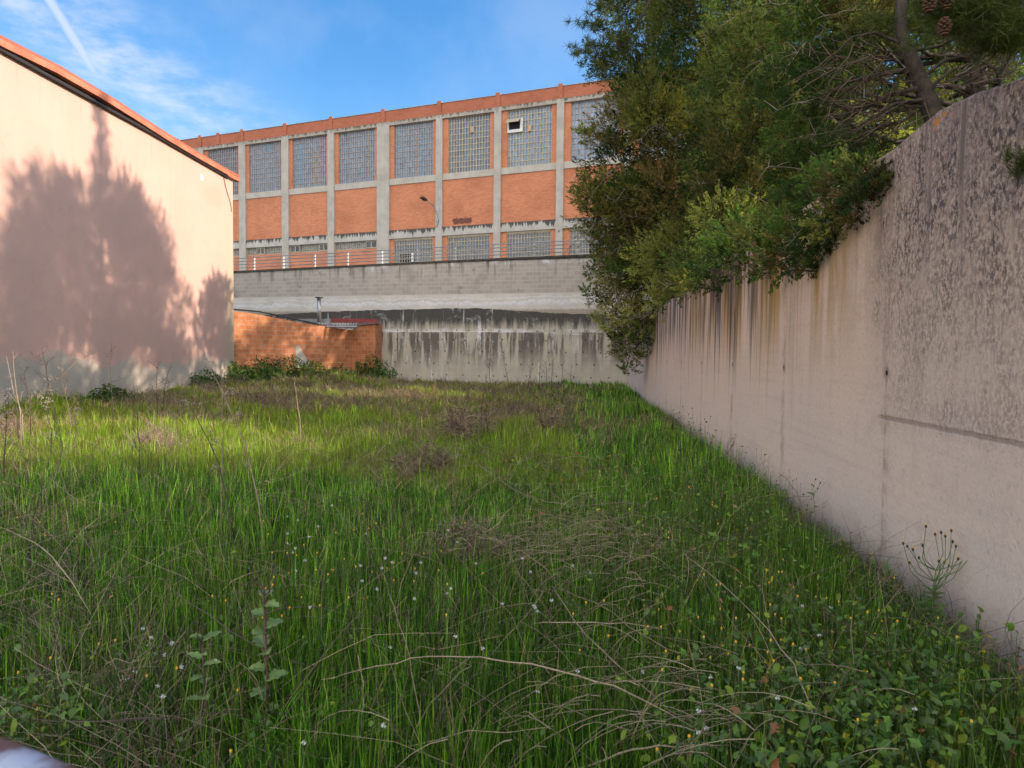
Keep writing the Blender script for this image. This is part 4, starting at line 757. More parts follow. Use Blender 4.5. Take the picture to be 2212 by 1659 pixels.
def blades(x, y, h, w_, lean, col, bend=.35, aniso=0.):
    n = len(x); z = gz(x, y); a = rng.uniform(0, 2 * math.pi, n); ld = np.stack([np.cos(a), np.sin(a)], 1) * (lean * rng.random(n))[:, None]; ld[:, 0] += aniso
    wa = a + math.pi / 2 + rng.normal(size=n) * .6; wd = np.stack([np.cos(wa), np.sin(wa), np.zeros(n)], 1) * (w_ * .5)[:, None]; base = np.stack([x, y, z - .02], 1)
    pts = []
    for k, wk in ((0, .8), (.35, 1.), (.7, .7), (1., 0)):
        off = h * (k * .3 + k * k * .9); p = base + np.stack([ld[:, 0] * off, ld[:, 1] * off, h * (k - bend * k * k * lean * .8)], 1)
        if wk > 0: pts += [p - wd * wk, p + wd * wk]
        else: pts += [p]
    V = np.stack(pts, 1).reshape(-1, 3); b = (np.arange(n) * 7)[:, None]
    Q = np.concatenate([b + np.array([0, 1, 3, 2]), b + np.array([2, 3, 5, 4])]); T = b + np.array([4, 5, 6])
    sh_ = np.array([.55, .55, .85, .85, 1.0, 1.0, 1.15]); C = np.repeat(col, 7, 0) * np.tile(np.ones(7), n)[:, None]
    return V, Q, T, C
def emit_blades(name, sets, label, cat):
    V = []; Q = []; T = []; C = []; b = 0
    for v, q, t_, c in sets: V.append(v); Q.append(q + b); T.append(t_ + b); C.append(c); b += len(v)
    o = npmesh(name, np.concatenate(V), [np.concatenate(Q), np.concatenate(T)], np.concatenate(C), M_GRASS); return tag(o, label, cat, kind='stuff')
sets = []
x, y = sample(200000); cx_, cy_ = sample(16000, 1.25); kk = 14; cid = np.repeat(np.arange(len(cx_)), kk); cs = np.repeat(rng.uniform(.5, 1.6, len(cx_)), kk)
x = np.concatenate([x, np.repeat(cx_, kk) + rng.normal(size=len(cid)) * .035 * cs]); y = np.concatenate([y, np.repeat(cy_, kk) + rng.normal(size=len(cid)) * .035 * cs])
clt = np.concatenate([rng.uniform(.7, 1.1, 200000), np.repeat(rng.uniform(.35, 1.6, len(cx_)), kk)]); clh = np.concatenate([np.full(200000, .85), np.repeat(rng.uniform(.8, 1.4, len(cx_)), kk)])
ky = in_yard(x, y); x, y, clt, clh = x[ky], y[ky], clt[ky], clh[ky]; dr = dryness(x, y); n = len(x)
tall = .5 + .5 * patchn(x, y, .9, 1.9)
hh = (.19 + .22 * tall + .13 * rng.random(n)) * (.55 + .45 * rng.random(n)) * (1 - .35 * dr) * clh; hh *= np.where(x > wallx(y) - .35, .55, 1); hh *= 1 + .25 * smooth(x, 1.0, 2.4) * smooth(y, 5, 8)
wd_ = (.0036 + .0026 * rng.random(n)) * (1 + .20 * np.maximum(0, y - 3))
G = np.array([(.18, .43, .028), (.085, .24, .030), (.33, .62, .06), (.04, .12, .026)]); D_ = np.array([(.50, .38, .19), (.36, .27, .15), (.64, .52, .28), (.28, .21, .14)])
hue = .5 + .5 * patchn(x, y, 1.7, 4.1); gi = np.where(rng.random(n) < .45 + .4 * (hue - .5), rng.choice([0, 2], n), rng.choice([1, 3], n))
isdry = rng.random(n) < (.09 + .78 * dr); col = np.where(isdry[:, None], D_[rng.choice(4, n)], G[gi]) * rng.uniform(.75, 1.2, (n, 1)) * clt[:, None] * (.64 + .36 * smooth(y, 2.5, 7))[:, None]  # last factor darkens blade colour near the viewer, painted in as deeper shade
col = np.where((~isdry & (y > 7.5) & (x < 1))[:, None], col * .6 + .4 * np.array((.36, .40, .04)), col)  # yellower farther blades, sunlit look mixed into their colour
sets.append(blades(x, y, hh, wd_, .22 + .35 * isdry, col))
# broad arching tufts close by
tx, ty = sample(1500, .9, 1.4, 12); k = 26; x = np.repeat(tx, k) + rng.normal(size=len(tx) * k) * .03; y = np.repeat(ty, k) + rng.normal(size=len(tx) * k) * .03; n = len(x)
tc = np.repeat(G[rng.choice(4, len(tx), p=(.4, .25, .25, .1))], k, 0) * rng.uniform(.75, 1.25, (n, 1)); sets.append(blades(x, y, np.repeat(rng.uniform(.25, .5, len(tx)), k) * rng.uniform(.6, 1., n), .004 + .003 * rng.random(n), np.full(n, .75), tc, .5))
emit_blades('grass', sets, 'tall rough green grass filling the yard', 'grass')

# ------------------------------------------------------------------ dry weeds (stuff)
def strokes(bx_, by_, n, spread, hmin, hmax, r0, curl, cols_, k=6, up=1.0):
    P = np.zeros((n, k, 3)); a = rng.uniform(0, 2 * math.pi, n); el = rng.uniform(.15, 1.35, n) * up; L_ = rng.uniform(hmin, hmax, n)
    d = np.stack([np.cos(a) * np.cos(el), np.sin(a) * np.cos(el), np.sin(el)], 1); p = np.stack([bx_ + rng.normal(size=n) * spread, by_ + rng.normal(size=n) * spread, np.zeros(n)], 1); p[:, 2] = gz(p[:, 0], p[:, 1]) + rng.random(n) * .12
    for i in range(k):
        P[:, i] = p; p = p + d * (L_ / (k - 1))[:, None]; d = unit(d + rng.normal(size=(n, 3)) * curl + np.array((0, 0, -.10)))
    P[..., 2] = np.maximum(P[..., 2], gz(P[..., 0], P[..., 1]) + .01)
    Rr = np.linspace(1, .35, k)[None] * (r0 * rng.uniform(.6, 1.3, n))[:, None]; C = np.array(cols_)[rng.choice(len(cols_), n)] * rng.uniform(.6, 1.3, (n, 1)); return P, Rr, C
DC = [(.27, .20, .145), (.19, .14, .11), (.46, .36, .24), (.40, .32, .23), (.15, .115, .09)]
PP = []; RR = []; CC = []
x, y = sample(12000, 1.0, 2., 32); d = dryness(x, y); keep = rng.random(len(x)) < (d ** 1.5 * .75 + .05) * (.35 + .9 * (patchn(x, y, 3.1, 2.) > -.1)); x = x[keep]; y = y[keep]; m_ = 16
bx_ = np.repeat(x, m_); by_ = np.repeat(y, m_); P, Rr, C = strokes(bx_, by_, len(bx_), .09, .22, .52, .0016 * (1 + .13 * by_), .30, DC); PP.append(P); RR.append(Rr); CC.append(C)
x, y = sample(7500, .8, 1.3, 10); kp = rng.random(len(x)) < np.where(patchn(x, y, 2.3, 5.) > .15, .95, .34) * np.where(x > .6, .75, 1.); x, y = x[kp], y[kp]; P, Rr, C = strokes(x, y, len(x), .05, .3, .95, .00125 + .00014 * y, .14, DC, up=.65); P[..., 2] += (.12 * rng.random(len(x)))[:, None]; PP.append(P); RR.append(Rr); CC.append(C)
y = 1.8 + 26 * rng.random(4200) ** 1.8; x = wallx(y) - .02 - np.abs(rng.normal(size=len(y))) * .16; P, Rr, C = strokes(x, y, len(x), .01, .08, .32, .0014 * (1 + .1 * y), .3, [(.16, .11, .075), (.24, .17, .11), (.10, .07, .05), (.34, .27, .18)], up=.6); P[..., 0] = np.minimum(P[..., 0], wallx(P[..., 1]) - .01); PP.append(P); RR.append(Rr); CC.append(C)
V, F, C = tubes(np.concatenate(PP), np.concatenate(RR), np.concatenate(CC)); tag(npmesh('dry_weeds', V, [F], C, M_DRY), 'tangled grey brown dry weeds spread through the grass', 'dry weeds', kind='stuff')

# straw swath lying to the right of the middle
P_ = []; 
for cu, cv, n, sp in ((1260, 1140, 300, 60), (1340, 1200, 140, 70), (1400, 1490, 80, 120), (1600, 1560, 50, 120)):
    for _ in range(n):
        u, v = cu + rng.normal() * sp * 1.4, cv + rng.normal() * sp * .6; a = gp(u, v, rng.uniform(.24, .52)); dv = unit(np.array((-1. + rng.normal() * .9, .55 + rng.normal() * .8, rng.normal() * .25 + .1))); L_ = rng.uniform(.12, .42)
        if not in_yard(np.array(a.x), np.array(a.y)): continue
        k = np.linspace(0, 1, 6)[:, None]; P_.append(np.array(a) + dv * L_ * k + np.array((rng.normal() * .05, rng.normal() * .05, -.14)) * k ** 2)
P_ = np.array(P_); V, F, C = tubes(P_, np.linspace(.0018, .0008, 6)[None] * np.ones((len(P_), 1)), np.array([(.44, .36, .23)]) * rng.uniform(.45, 1.25, (len(P_), 1)))
tag(npmesh('straw', V, [F], C, M_DRY), 'pale flattened straw lying over the green grass', 'straw', kind='stuff')

# ------------------------------------------------------------------ leafy herbs (stuff): lobed leaves
def leaves(pos, nrm, size, col, lobes=5, asp=None):
    """each leaf a 9-point fan"""
    n = len(pos); t1 = unit(np.cross(nrm, randdir(n))); t2 = np.cross(nrm, t1) * rng.uniform(.35, 1.05, (n, 1)); t1 = t1 * rng.uniform(.8, 1.5, (n, 1)); V = [pos]; K = 10; dent = rng.uniform(.55, .98, n); curl = rng.uniform(-.5, .35, n)
    for k in range(K):
        a = 2 * math.pi * k / K; r = ((np.ones(n) if k % 2 == 0 else dent) * (1 + .25 * math.cos(a)) * rng.uniform(.85, 1.12, n))[:, None]; V.append(pos + (t1 * math.cos(a) * r + t2 * math.sin(a) * r * .9) * size[:, None] + nrm * (size * (curl * math.cos(a) ** 2 + .2 * abs(math.sin(a)) + (.1 if k % 2 else -.05)))[:, None])
    V = np.stack(V, 1).reshape(-1, 3); b = (np.arange(n) * (K + 1))[:, None]; F = np.concatenate([b + np.array([0, 1 + k, 1 + (k + 1) % K]) for k in range(K)]); return V, F, np.repeat(col, K + 1, 0)
HC = np.array([(.10, .20, .035), (.13, .25, .04), (.065, .14, .032), (.19, .28, .03), (.11, .18, .06)])
pos = []; sz = []; cl_ = []
for cu, cv, su, sv, n, s0 in ((1800, 1480, 140, 90, 520, .022), (1950, 1560, 130, 80, 520, .024), (1700, 1420, 120, 80, 260, .018), (2050, 1450, 80, 60, 160, .02), (1480, 1060, 110, 80, 420, .02), (1540, 1010, 50, 60, 260, .018), (1640, 1120, 50, 50, 240, .018), (1460, 930, 40, 30, 200, .022), (1560, 1250, 150, 60, 200, .018), (80, 1520, 70, 50, 120, .02), (1350, 1000, 90, 60, 180, .025), (1750, 1600, 150, 60, 300, .024), (560, 1300, 60, 130, 40, .02), (900, 1400, 420, 150, 120, .014), (1150, 1030, 50, 40, 120, .025)):
    for _ in range(int(n * 1.9)):
        u, v = cu + rng.normal() * su, cv + rng.normal() * sv; p = gp(u, min(v, 1720), rng.uniform(.16, .62 if cu > 1400 and cv < 1300 else .46))
        if not in_yard(np.array(p.x), np.array(p.y)): continue
        pos.append(p[:]); sz.append(s0 * .62 * rng.uniform(.5, 1.5)); c_ = HC[rng.integers(5)] * rng.uniform(.7, 1.2)
        if rng.random() < .03: c_ = np.array(random.choice([(.42, .38, .03), (.30, .13, .06), (.35, .2, .12)]))
        cl_.append(c_)
pos = np.array(pos); n = len(pos); nr = unit(rng.normal(size=(n, 3)) * .6 + np.array((-.1, -.5, .9)))
V, F, C = leaves(pos, nr, np.array(sz), np.array(cl_)); Pst = np.stack([pos + (np.stack([rng.normal(size=n) * .03, rng.normal(size=n) * .03, -pos[:, 2] * 1.0], 1)) * k for k in np.linspace(1, 0, 4)], 1)
tV, tF, tC = tubes(Pst, np.full((n, 4), .0012), np.array(cl_) * .9)
o = npmesh('leafy_herbs', np.concatenate([V, tV]), [F, tF + len(V)], np.concatenate([C, tC]), M_HERB); tag(o, 'low broad leaved herbs among the grass at the foot of the right wall', 'ground cover', kind='stuff')

# small flowers scattered (stuff): yellow buds and white seed puffs on thin stems
P_ = []; SC_ = []; mbf = MB()
spots = []
for cu, cv, su, sv, n, kind_ in ((1500, 1070, 110, 70, 40, 0), (1700, 1400, 170, 110, 46, 0), (1450, 1330, 160, 70, 26, 0), (800, 1230, 140, 50, 34, 0), (620, 1260, 80, 60, 12, 0), (350, 1400, 150, 80, 12, 0), (820, 1230, 130, 60, 22, 1), (1150, 1250, 90, 50, 10, 1), (640, 1200, 60, 50, 6, 1), (1600, 1440, 160, 90, 9, 1), (350, 1420, 80, 60, 8, 1), (600, 1130, 300, 60, 14, 0), (1250, 1500, 300, 80, 10, 1)):
    for _ in range(n): spots.append((cu + rng.normal() * su, cv + rng.normal() * sv, kind_))
for u, v, kd in spots:
    p = gp(u, v, rng.uniform(.36, .58))
    if not in_yard(np.array(p.x), np.array(p.y)) or v > 1700: continue
    b = np.array((p.x + rng.normal() * .04, p.y + rng.normal() * .04, 0.)); k = np.linspace(0, 1, 5)[:, None]; P_.append(b + (np.array(p) - b) * k + np.array((rng.normal() * .02, 0, 0)) * np.sin(k * 3.1))
    if kd == 0: mbf.k = 1; mbf.lump(p, .0045, 6, 4, (1, 1, 1.7)); mbf.k = 0; mbf.lump(p + Vector((0, 0, .009)), .0042, 6, 4, (1, 1, 1.3))
    else:
        mbf.k = 2
        for d_ in randdir(20): a = Vector(d_); e = a.orthogonal().normalized() * .0016; mbf.face([p, p + a * .0075 + e, p + a * .008 - e])
M_YEL = simple('yellow_petal', (.78, .42, .03), .6, .1, 40.); M_BUD = simple('green_bud', (.10, .15, .05), .7, .2, 40.); M_PUFF = simple('white_seed_fluff', (.62, .62, .60), .9, .05, 40.)
M_STEMG = simple('green_stem', (.10, .17, .05), .7, .25, 20.); M_STEMP = simple('purple_stem', (.09, .035, .04), .7, .3, 20.); M_STALK = simple('dry_stalk', (.25, .18, .13), .85, .3, 16.); M_STALKD = simple('dark_dead_stalk', (.09, .065, .055), .9, .3, 16.); M_CANE = simple('pale_dry_cane', (.36, .28, .19), .8, .25, 12.)
V, F, C = tubes(np.array(P_), np.full((len(P_), 5), .0011), np.array([(.09, .15, .04)]) * rng.uniform(.6, 1.2, (len(P_), 1))); nb = len(V)
me = bpy.data.meshes.new('wildflowers'); me.from_pydata([tuple(q) for q in V] + mbf.v, [], [tuple(q) for q in F] + [tuple(i + nb for i in f) for f in mbf.f]); me.polygons.foreach_set('material_index', [3] * len(F) + mbf.mi); me.update()
tag(link('wildflowers', me, [M_YEL, M_BUD, M_PUFF, M_STEMG]), 'tiny yellow flowers and white seed puffs scattered over the grass', 'wildflowers', kind='stuff')

# ------------------------------------------------------------------ shrubs along the shed and building
def shrub(label, u, v, Y, w_, h, n, cols_=HC, leaf=.05, name='leafy_shrub', zoff=0., seed=0):
    w_ *= 1.25; h *= 1.12; n = int(n * 1.7); c = at(u, v, Y); gz0 = float(gz(c.x, c.y)); root = empty(name, (c.x, c.y, gz0), 0., label=label, cat='shrub', group='leafy shrubs by the walls')
    d = randdir(n); d[:, 2] = np.abs(d[:, 2]); q = rng.random(n) ** .35; bump_ = 1 + .22 * np.sin(d[:, 0] * 5 + seed) * np.cos(d[:, 1] * 4 + seed * 2) + .18 * np.sin(d[:, 2] * 9 + d[:, 0] * 7 + seed)
    p = d * (q * bump_)[:, None] * np.array((w_ / 2, w_ / 2.4, h)); nr = unit(d * .7 + rng.normal(size=(n, 3)) * .5 + np.array((0, 0, .3)))
    cc = np.array(cols_)[rng.choice(len(cols_), n)] * (.55 + .55 * rng.random((n, 1))); V, F, C = leaves(p, nr, leaf * rng.uniform(.5, 1.1, n), cc); npmesh('foliage', V, [F], C, M_HERB, root)
    P, Rr, C2 = strokes(np.zeros(26), np.zeros(26), 26, .05, h * .6, h * 1.0, .006 + np.zeros(26), .12, [(.08, .09, .04)]); P[..., 2] -= P[:, :1, 2]; V, F, C = tubes(P, Rr, C2); npmesh('stems', V, [F], C, M_DRY, root); return root
DG = HC * np.array((.6, .75, .7))
shrub('wide bushy shrub of the row under the brick shed, left end beside the peach corner', 515, 822, 27.6, 1.5, .80, 1500, HC, .05, seed=1)
shrub('tall dark green shrub of the row under the brick shed, second from the left', 585, 812, 28.8, 2.2, .95, 2200, DG, .05, seed=2)
shrub('brighter green shrub of the row under the brick shed, below the mortar patch', 658, 808, 29.6, 1.6, .85, 1500, HC, .05, seed=3)
shrub('low dark shrub in front of the right end of the shed wall', 722, 806, 30.8, 1.5, .5, 900, DG, .045, seed=4)
shrub('round dark shrub in the corner where shed and retaining wall meet', 802, 800, 31.6, 1.75, .95, 1800, DG, .05, seed=5)
shrub('small dark shrub at the foot of the peach wall next to its far corner', 448, 835, 24.5, 1.1, .65, 800, DG, .05, seed=6)
shrub('dark leafy shrub at the foot of the peach wall behind the straw arches', 242, 868, 17.6, 1.0, .52, 900, DG, .05, seed=7)
shrub('flat leafy clump low against the peach wall among tall dry stalks', 165, 880, 16.6, .8, .32, 400, HC, .045, seed=8)
shrub('yellow green bushy treetop behind the shed beside the peach corner', 520, 700, 31.6, 1.3, 2.1, 1100, [(.16, .26, .02), (.10, .19, .02), (.22, .3, .03)], .06, name='small_tree', seed=9)

# ------------------------------------------------------------------ tall dry stalks
def stalk(label, pts, r=.006, m_=None, twigs=10, tl=.25, head=None, name='dry_stalk', cat='dry plant', spread=.9, up=.5, group='tall dry stalks'):
    """pts: world points from base to tip"""
    B = pts[0]; root = empty(name, B, 0., label=label, cat=cat, group=group); q = [p - B for p in pts]; m_ = m_ or M_STALK; N = len(q)
    r *= 1.25; mb = MB(); mb.tube(q, [r * (1 - .75 * i / (N - 1)) for i in range(N)], 6); tw = mb; tips = []
    for _ in range(twigs):
        k = rng.uniform(.35, 1.) * (N - 1); i = int(min(k, N - 2)); p = q[i].lerp(q[i + 1], k - i); L_ = tl * rng.uniform(.4, 1.) * (1.25 - k / (N - 1) * .6)
        d = Vector((rng.normal() * spread, rng.normal() * spread * .5, up + rng.random() * .6)).normalized(); e = p + d * L_; mid = p.lerp(e, .5) + Vector((rng.normal() * .02, 0, -.02)); tw.tube([p, mid, e], [r * .4, r * .3, r * .15], 4, False); tips.append(e)
        for _ in range(2): a = p.lerp(e, rng.uniform(.4, .9)); b = a + Vector((rng.normal(), rng.normal() * .5, .5)).normalized() * L_ * .35; tw.tube([a, b], [r * .25, r * .12], 4, False); tips.append(b)
    if head and tips:
        hb = mb; hb.k = 1
        for e in tips:
            for _ in range(3): hb.lump(e + Vector(rng.normal(size=3) * head), head * .45, 5, 3)
    o = mb.build('stem', [m_, head_m], root, True); return root
head_m = simple('pale_seed_head', (.42, .36, .29), .9, .2, 20.)
def spath(px_, Y0, Y1=None, zb=None):
    Y1 = Y1 or Y0; n = len(px_); P = [at(u, v, Y0 + (Y1 - Y0) * i / (n - 1)) for i, (u, v) in enumerate(px_)]; b = P[0].copy(); b.z = float(gz(b.x, b.y)) if zb is None else zb; return ([b] + P) if P[0].z > b.z + .03 else [b] + P[1:]
stalk('upright thin dark stalk standing apart before the peach wall, right of the leaning feathery one', spath([(244, 880), (240, 830), (239, 790), (240, 745)], 12), .007, M_STALKD, 10, .35)
stalk('tallest branched dry stalk of the left cluster, split into two stems', spath([(118, 900), (108, 850), (98, 790), (88, 745)], 11.), .007, M_STALKD, 14, .4)
stalk('dry stalk leaning right with a feathery pale tip across the peach wall', spath([(38, 905), (75, 870), (120, 825), (178, 768)], 10.), .007, M_STALK, 14, .25, .014)
stalk('pale bare stalk curving up at the left edge', spath([(48, 890), (30, 850), (22, 810), (14, 770)], 10.), .008, M_CANE, 4, .2)
stalk('straight pale stalk right of the curved one at the left edge', spath([(44, 890), (36, 850), (30, 800), (28, 760)], 9.6), .007, M_CANE, 3, .2)
stalk('dark dead stalk at the left margin with crumpled leaves', spath([(8, 1000), (12, 950), (14, 900), (10, 850)], 7.4), .007, M_STALKD, 16, .22, .015)
stalk('short dark stalk with seed clusters just right of the left margin', spath([(110, 970), (112, 930), (100, 890), (96, 860)], 8.8), .006, M_STALKD, 14, .14, .014)
stalk('green stalk with lance leaves among the dead stems by the left margin', spath([(130, 1000), (135, 960), (125, 930), (120, 905)], 7.8), .006, M_STEMG, 14, .12)
stalk('long reddish stalk arching up to a feathery pale head above the grass', spath([(575, 1215), (558, 1080), (530, 960), (490, 870), (468, 820), (435, 770)], 4.8, 5.4), .006, M_STALK, 12, .14, .010)
stalk('straight grey stalk rising behind the long arching one', spath([(478, 1150), (480, 1020), (482, 930), (480, 860), (478, 800)], 5.6), .005, M_STALK, 8, .16)
stalk('dark stalk leaning left with a shaggy tuft half way', spath([(505, 1170), (490, 1080), (472, 1000), (450, 950), (418, 890), (402, 860)], 5.2), .006, M_STALKD, 8, .10, .010)
stalk('pair of thin dark stems by the middle of the peach wall', spath([(340, 880), (338, 850), (339, 800), (342, 780)], 14), .007, M_STALKD, 8, .4)
stalk('thin stem in front of the straw arches leaning right', spath([(352, 870), (356, 840), (362, 810), (370, 785)], 14.5), .006, M_STALKD, 8, .3)
stalk('lone pale broken stalk standing in the dry grass left of centre', spath([(648, 905), (643, 880), (640, 850), (636, 825)], 11), .008, M_CANE, 1, .1)
stalk('tall dark weed in the dry grass before the middle of the retaining wall', spath([(1040, 920), (1040, 880), (1046, 850), (1052, 825)], 12), .009, M_STALKD, 10, .25)
stalk('dark weed with forked top right of the middle dark weed', spath([(1140, 905), (1141, 880), (1144, 850), (1148, 800)], 13), .008, M_STALKD, 10, .3)
for i, (u, top, lean, lab) in enumerate(((1100, 768, -14, 'leaning left'), (1140, 772, 12, 'leaning right'), (1165, 782, 2, 'upright, left of the close pair'), (1182, 778, -3, 'upright, in the close pair'), (1191, 775, 4, 'upright, right of the close pair'), (1212, 770, 6, 'curled, near the right'), (1060, 790, -6, 'short, furthest left'), (1232, 795, 3, 'short, furthest right'))):
    stalk('reddish dead stalk at the foot of the retaining wall, ' + lab, spath([(u, 838), (u + lean * .3, 815), (u + lean * .6, 795), (u + lean, top)], 27), .012, M_STALKD, 6, .35, group='dead stalks against the retaining wall')

stalk('bushy pale twiggy stalk low in the left cluster before the peach wall', spath([(150, 905), (148, 880), (140, 850), (146, 820)], 10.5), .006, M_STALK, 22, .3)
stalk('thin forked grey stalk between the two pale ones at the left edge', spath([(66, 900), (62, 860), (52, 810), (60, 770)], 10.2), .006, M_STALKD, 16, .3)
stalk('short brown tufted stalk beside the lance leaved green one', spath([(160, 960), (165, 930), (160, 905), (168, 885)], 8.4), .005, M_STALK, 16, .16, .010)
stalk('wiry upright stalk left of the long reddish arching one', spath([(300, 1010), (302, 960), (296, 920), (300, 880)], 7.6), .005, M_STALKD, 14, .2)
stalk('grey twiggy stem just beyond the lone upright dead bush', spath([(980, 1080), (978, 1040), (984, 1000), (990, 975)], 6.4), .004, M_STALK, 14, .14)
# dead bushes
def deadbush(label, u, v, Y, h, w_, n, col=DC, r0=.0025):
    c = at(u, v, Y); g0 = float(gz(c.x, c.y)); k = 7; ns = 9
    # main stems first, then twigs that start on a stem
    a = rng.uniform(0, 6.283, ns); SP = np.zeros((ns, k, 3)); p = np.zeros((ns, 3)); d = unit(np.stack([np.cos(a) * w_ / h * rng.uniform(.1, 1., ns), np.sin(a) * w_ / h * rng.uniform(.1, .8, ns), np.ones(ns)], 1)); L_ = h * rng.uniform(.45, 1.05, ns)
    for i in range(k): SP[:, i] = p; p = p + d * (L_ / (k - 1))[:, None]; d = unit(d + rng.normal(size=(ns, 3)) * .28)
    si = rng.integers(0, ns, n); q = rng.random(n) ** .7 * (k - 1.01); i0 = q.astype(int); fr = (q - i0)[:, None]; p = SP[si, i0] * (1 - fr) + SP[si, i0 + 1] * fr
    el = rng.normal(.45, .6, n); a = rng.uniform(0, 6.283, n); d = np.stack([np.cos(a) * np.cos(el), np.sin(a) * np.cos(el), np.sin(el)], 1); L_ = h * rng.uniform(.15, .55, n) * np.sqrt(w_ / h + .3); P = np.zeros((n, k, 3))
    for i in range(k): P[:, i] = p; p = p + d * (L_ / (k - 1))[:, None]; d = unit(d + rng.normal(size=(n, 3)) * .42)
    P[..., 2] = np.maximum(P[..., 2], .0)
    A = tubes(P, np.linspace(1, .35, k)[None] * r0 * rng.uniform(.6, 1.3, (n, 1)), np.array(col)[rng.choice(len(col), n)] * rng.uniform(.7, 1.4, (n, 1))); B_ = tubes(SP, np.linspace(1, .4, k)[None] * r0 * 3 * np.ones((ns, 1)), np.array([col[1]] * ns), 5)
    V = np.concatenate([A[0], B_[0]]); o = npmesh('dead_bush', V, [A[1], B_[1] + len(A[0])], np.concatenate([A[2], B_[2]]), M_DRY); o.location = (c.x, c.y, g0); return tag(o, label, 'dead bush', 'dead bushes in the grass')
deadbush('upright grey dead bush standing alone in the middle of the green grass', 1010, 1190, 4.6, .62, .36, 420)
deadbush('small grey dead bush leaning just left of the upright lone one', 930, 1170, 4.8, .42, .3, 130)
deadbush('broad dark dead bush at the edge of the sunlit grass', 915, 985, 8.6, .62, 1.0, 800, r0=.0035)
deadbush('wide grey brown dead bush in front of the retaining wall, centre', 1010, 935, 11.5, .8, 1.4, 900, r0=.005)
deadbush('grey brown dead bush right of centre below the wall stalks', 1180, 915, 12.5, .6, 1.4, 700, r0=.005)
deadbush('pale arching dead bush in front of the dark shrub on the left', 330, 925, 10.0, .62, 1.5, 800, [(.36, .27, .2), (.3, .22, .17), (.42, .34, .27)], r0=.004)
deadbush('grey dead bush left of the sun patch below the shed', 640, 930, 11., .45, 1.1, 500, r0=.0045)
deadbush('dark tangle of dead twigs left of the thistle stems', 560, 1290, 3.6, .36, .5, 420, [(.1, .08, .075), (.16, .13, .12)], r0=.0018)
deadbush('low dark tangle of twigs between the thistle and the lone upright bush', 740, 1230, 4.1, .34, .7, 420, [(.1, .08, .075), (.2, .16, .15)], r0=.0018)

# fallen canes
def cane(label, l, r=.005, m_=None):
    P = [gp(u, v, h + .07) for u, v, h in l]; B = P[0]; Q = []
    for i in range(len(P) - 1):
        p0 = P[max(i - 1, 0)]; p1 = P[i]; p2 = P[i + 1]; p3 = P[min(i + 2, len(P) - 1)]
        for k in (0, .33, .66): Q.append(.5 * ((2 * p1) + (p2 - p0) * k + (2 * p0 - 5 * p1 + 4 * p2 - p3) * k * k + (3 * p1 - p0 - 3 * p2 + p3) * k ** 3))
    Q.append(P[-1]); mb = MB(); r *= .75; Q = [q + Vector(rng.normal(size=3) * .004) for q in Q]; mb.tube([q - B for q in Q], [r * min(1, .25 + i * .3, 1.15 - .8 * i / len(Q)) for i in range(len(Q))], 6)
    for q in Q[1:-1]: mb.lump(q - B, r * 1.35, 6, 3, (1, 1, .7))
    o = mb.build('fallen_cane', m_ or M_CANE, None, True); o.location = B; tag(o, label, 'dry cane', 'dry canes lying over the grass'); return o
cane('longest pale cane arching from centre towards the lower right corner', [(1560, 1600, .2), (1366, 1503, .34), (1252, 1461, .38), (1100, 1428, .4), (1004, 1420, .4), (891, 1422, .38), (780, 1448, .33), (697, 1470, .28)], .0045)
cane('bent brown cane hanging from the longest one to the bottom edge', [(866, 1655, .1), (900, 1570, .2), (943, 1503, .3), (1016, 1436, .4)], .0045, M_STALK)
cane('pale cane standing near the bottom left of the middle', [(765, 1655, .05), (780, 1560, .2), (785, 1500, .28), (772, 1418, .42)], .004)
cane('thin upright cane crossing the longest cane', [(912, 1655, .05), (905, 1530, .25), (885, 1420, .38), (850, 1310, .5), (830, 1245, .6)], .003, M_STALK)
cane('curved cane along the bottom edge right of the middle', [(1230, 1668, .15), (1290, 1645, .2), (1366, 1620, .26), (1460, 1612, .28), (1570, 1612, .26)], .0055)
cane('long thin straight stem slanting across the lower right grass', [(1640, 1480, .2), (1520, 1425, .3), (1400, 1440 - 60, .36), (1290, 1300, .42), (1192, 1265, .45)], .003, M_STALK)
cane('grey cane slanting down to the lower right from the straw', [(1540, 1583, .12), (1450, 1530, .22), (1330, 1430, .34), (1240, 1340, .42), (1195, 1270, .46)], .0045, M_STALK)
cane('thin cane resting level above the herbs right of the middle', [(1150, 1345, .3), (1250, 1342, .36), (1350, 1345, .38), (1440, 1360, .34)], .004)
cane('brown cane slanting up left from the herbs at lower right', [(1790, 1640, .2), (1740, 1500, .34), (1690, 1400, .4), (1600, 1300, .42), (1480, 1200, .5)], .0035, M_CANE)
cane('arched grey stem over the tangle left of the thistle', [(430, 1400, .25), (560, 1330, .42), (700, 1310, .46), (860, 1345, .36)], .003, M_STALKD)
cane('dark stem lying level at lower left', [(10, 1545, .3), (200, 1560, .34), (350, 1548, .36), (520, 1535, .3)], .0035, M_STALKD)
cane('long dark stem crossing the lower left grass at a slant', [(330, 1240, .4), (450, 1330, .42), (600, 1420, .36), (750, 1450, .26)], .003, M_STALKD)
cane('light forked stem near the left edge', [(200, 1330, .3), (130, 1220, .45), (70, 1170, .5), (0, 1140, .55)], .004, M_CANE)
cane('pale bent stem lying in the far grass right of the middle', [(1300, 1130, .3), (1380, 1090, .36), (1180, 1085, .4), (1040, 1010, .45)], .004, M_STALK)

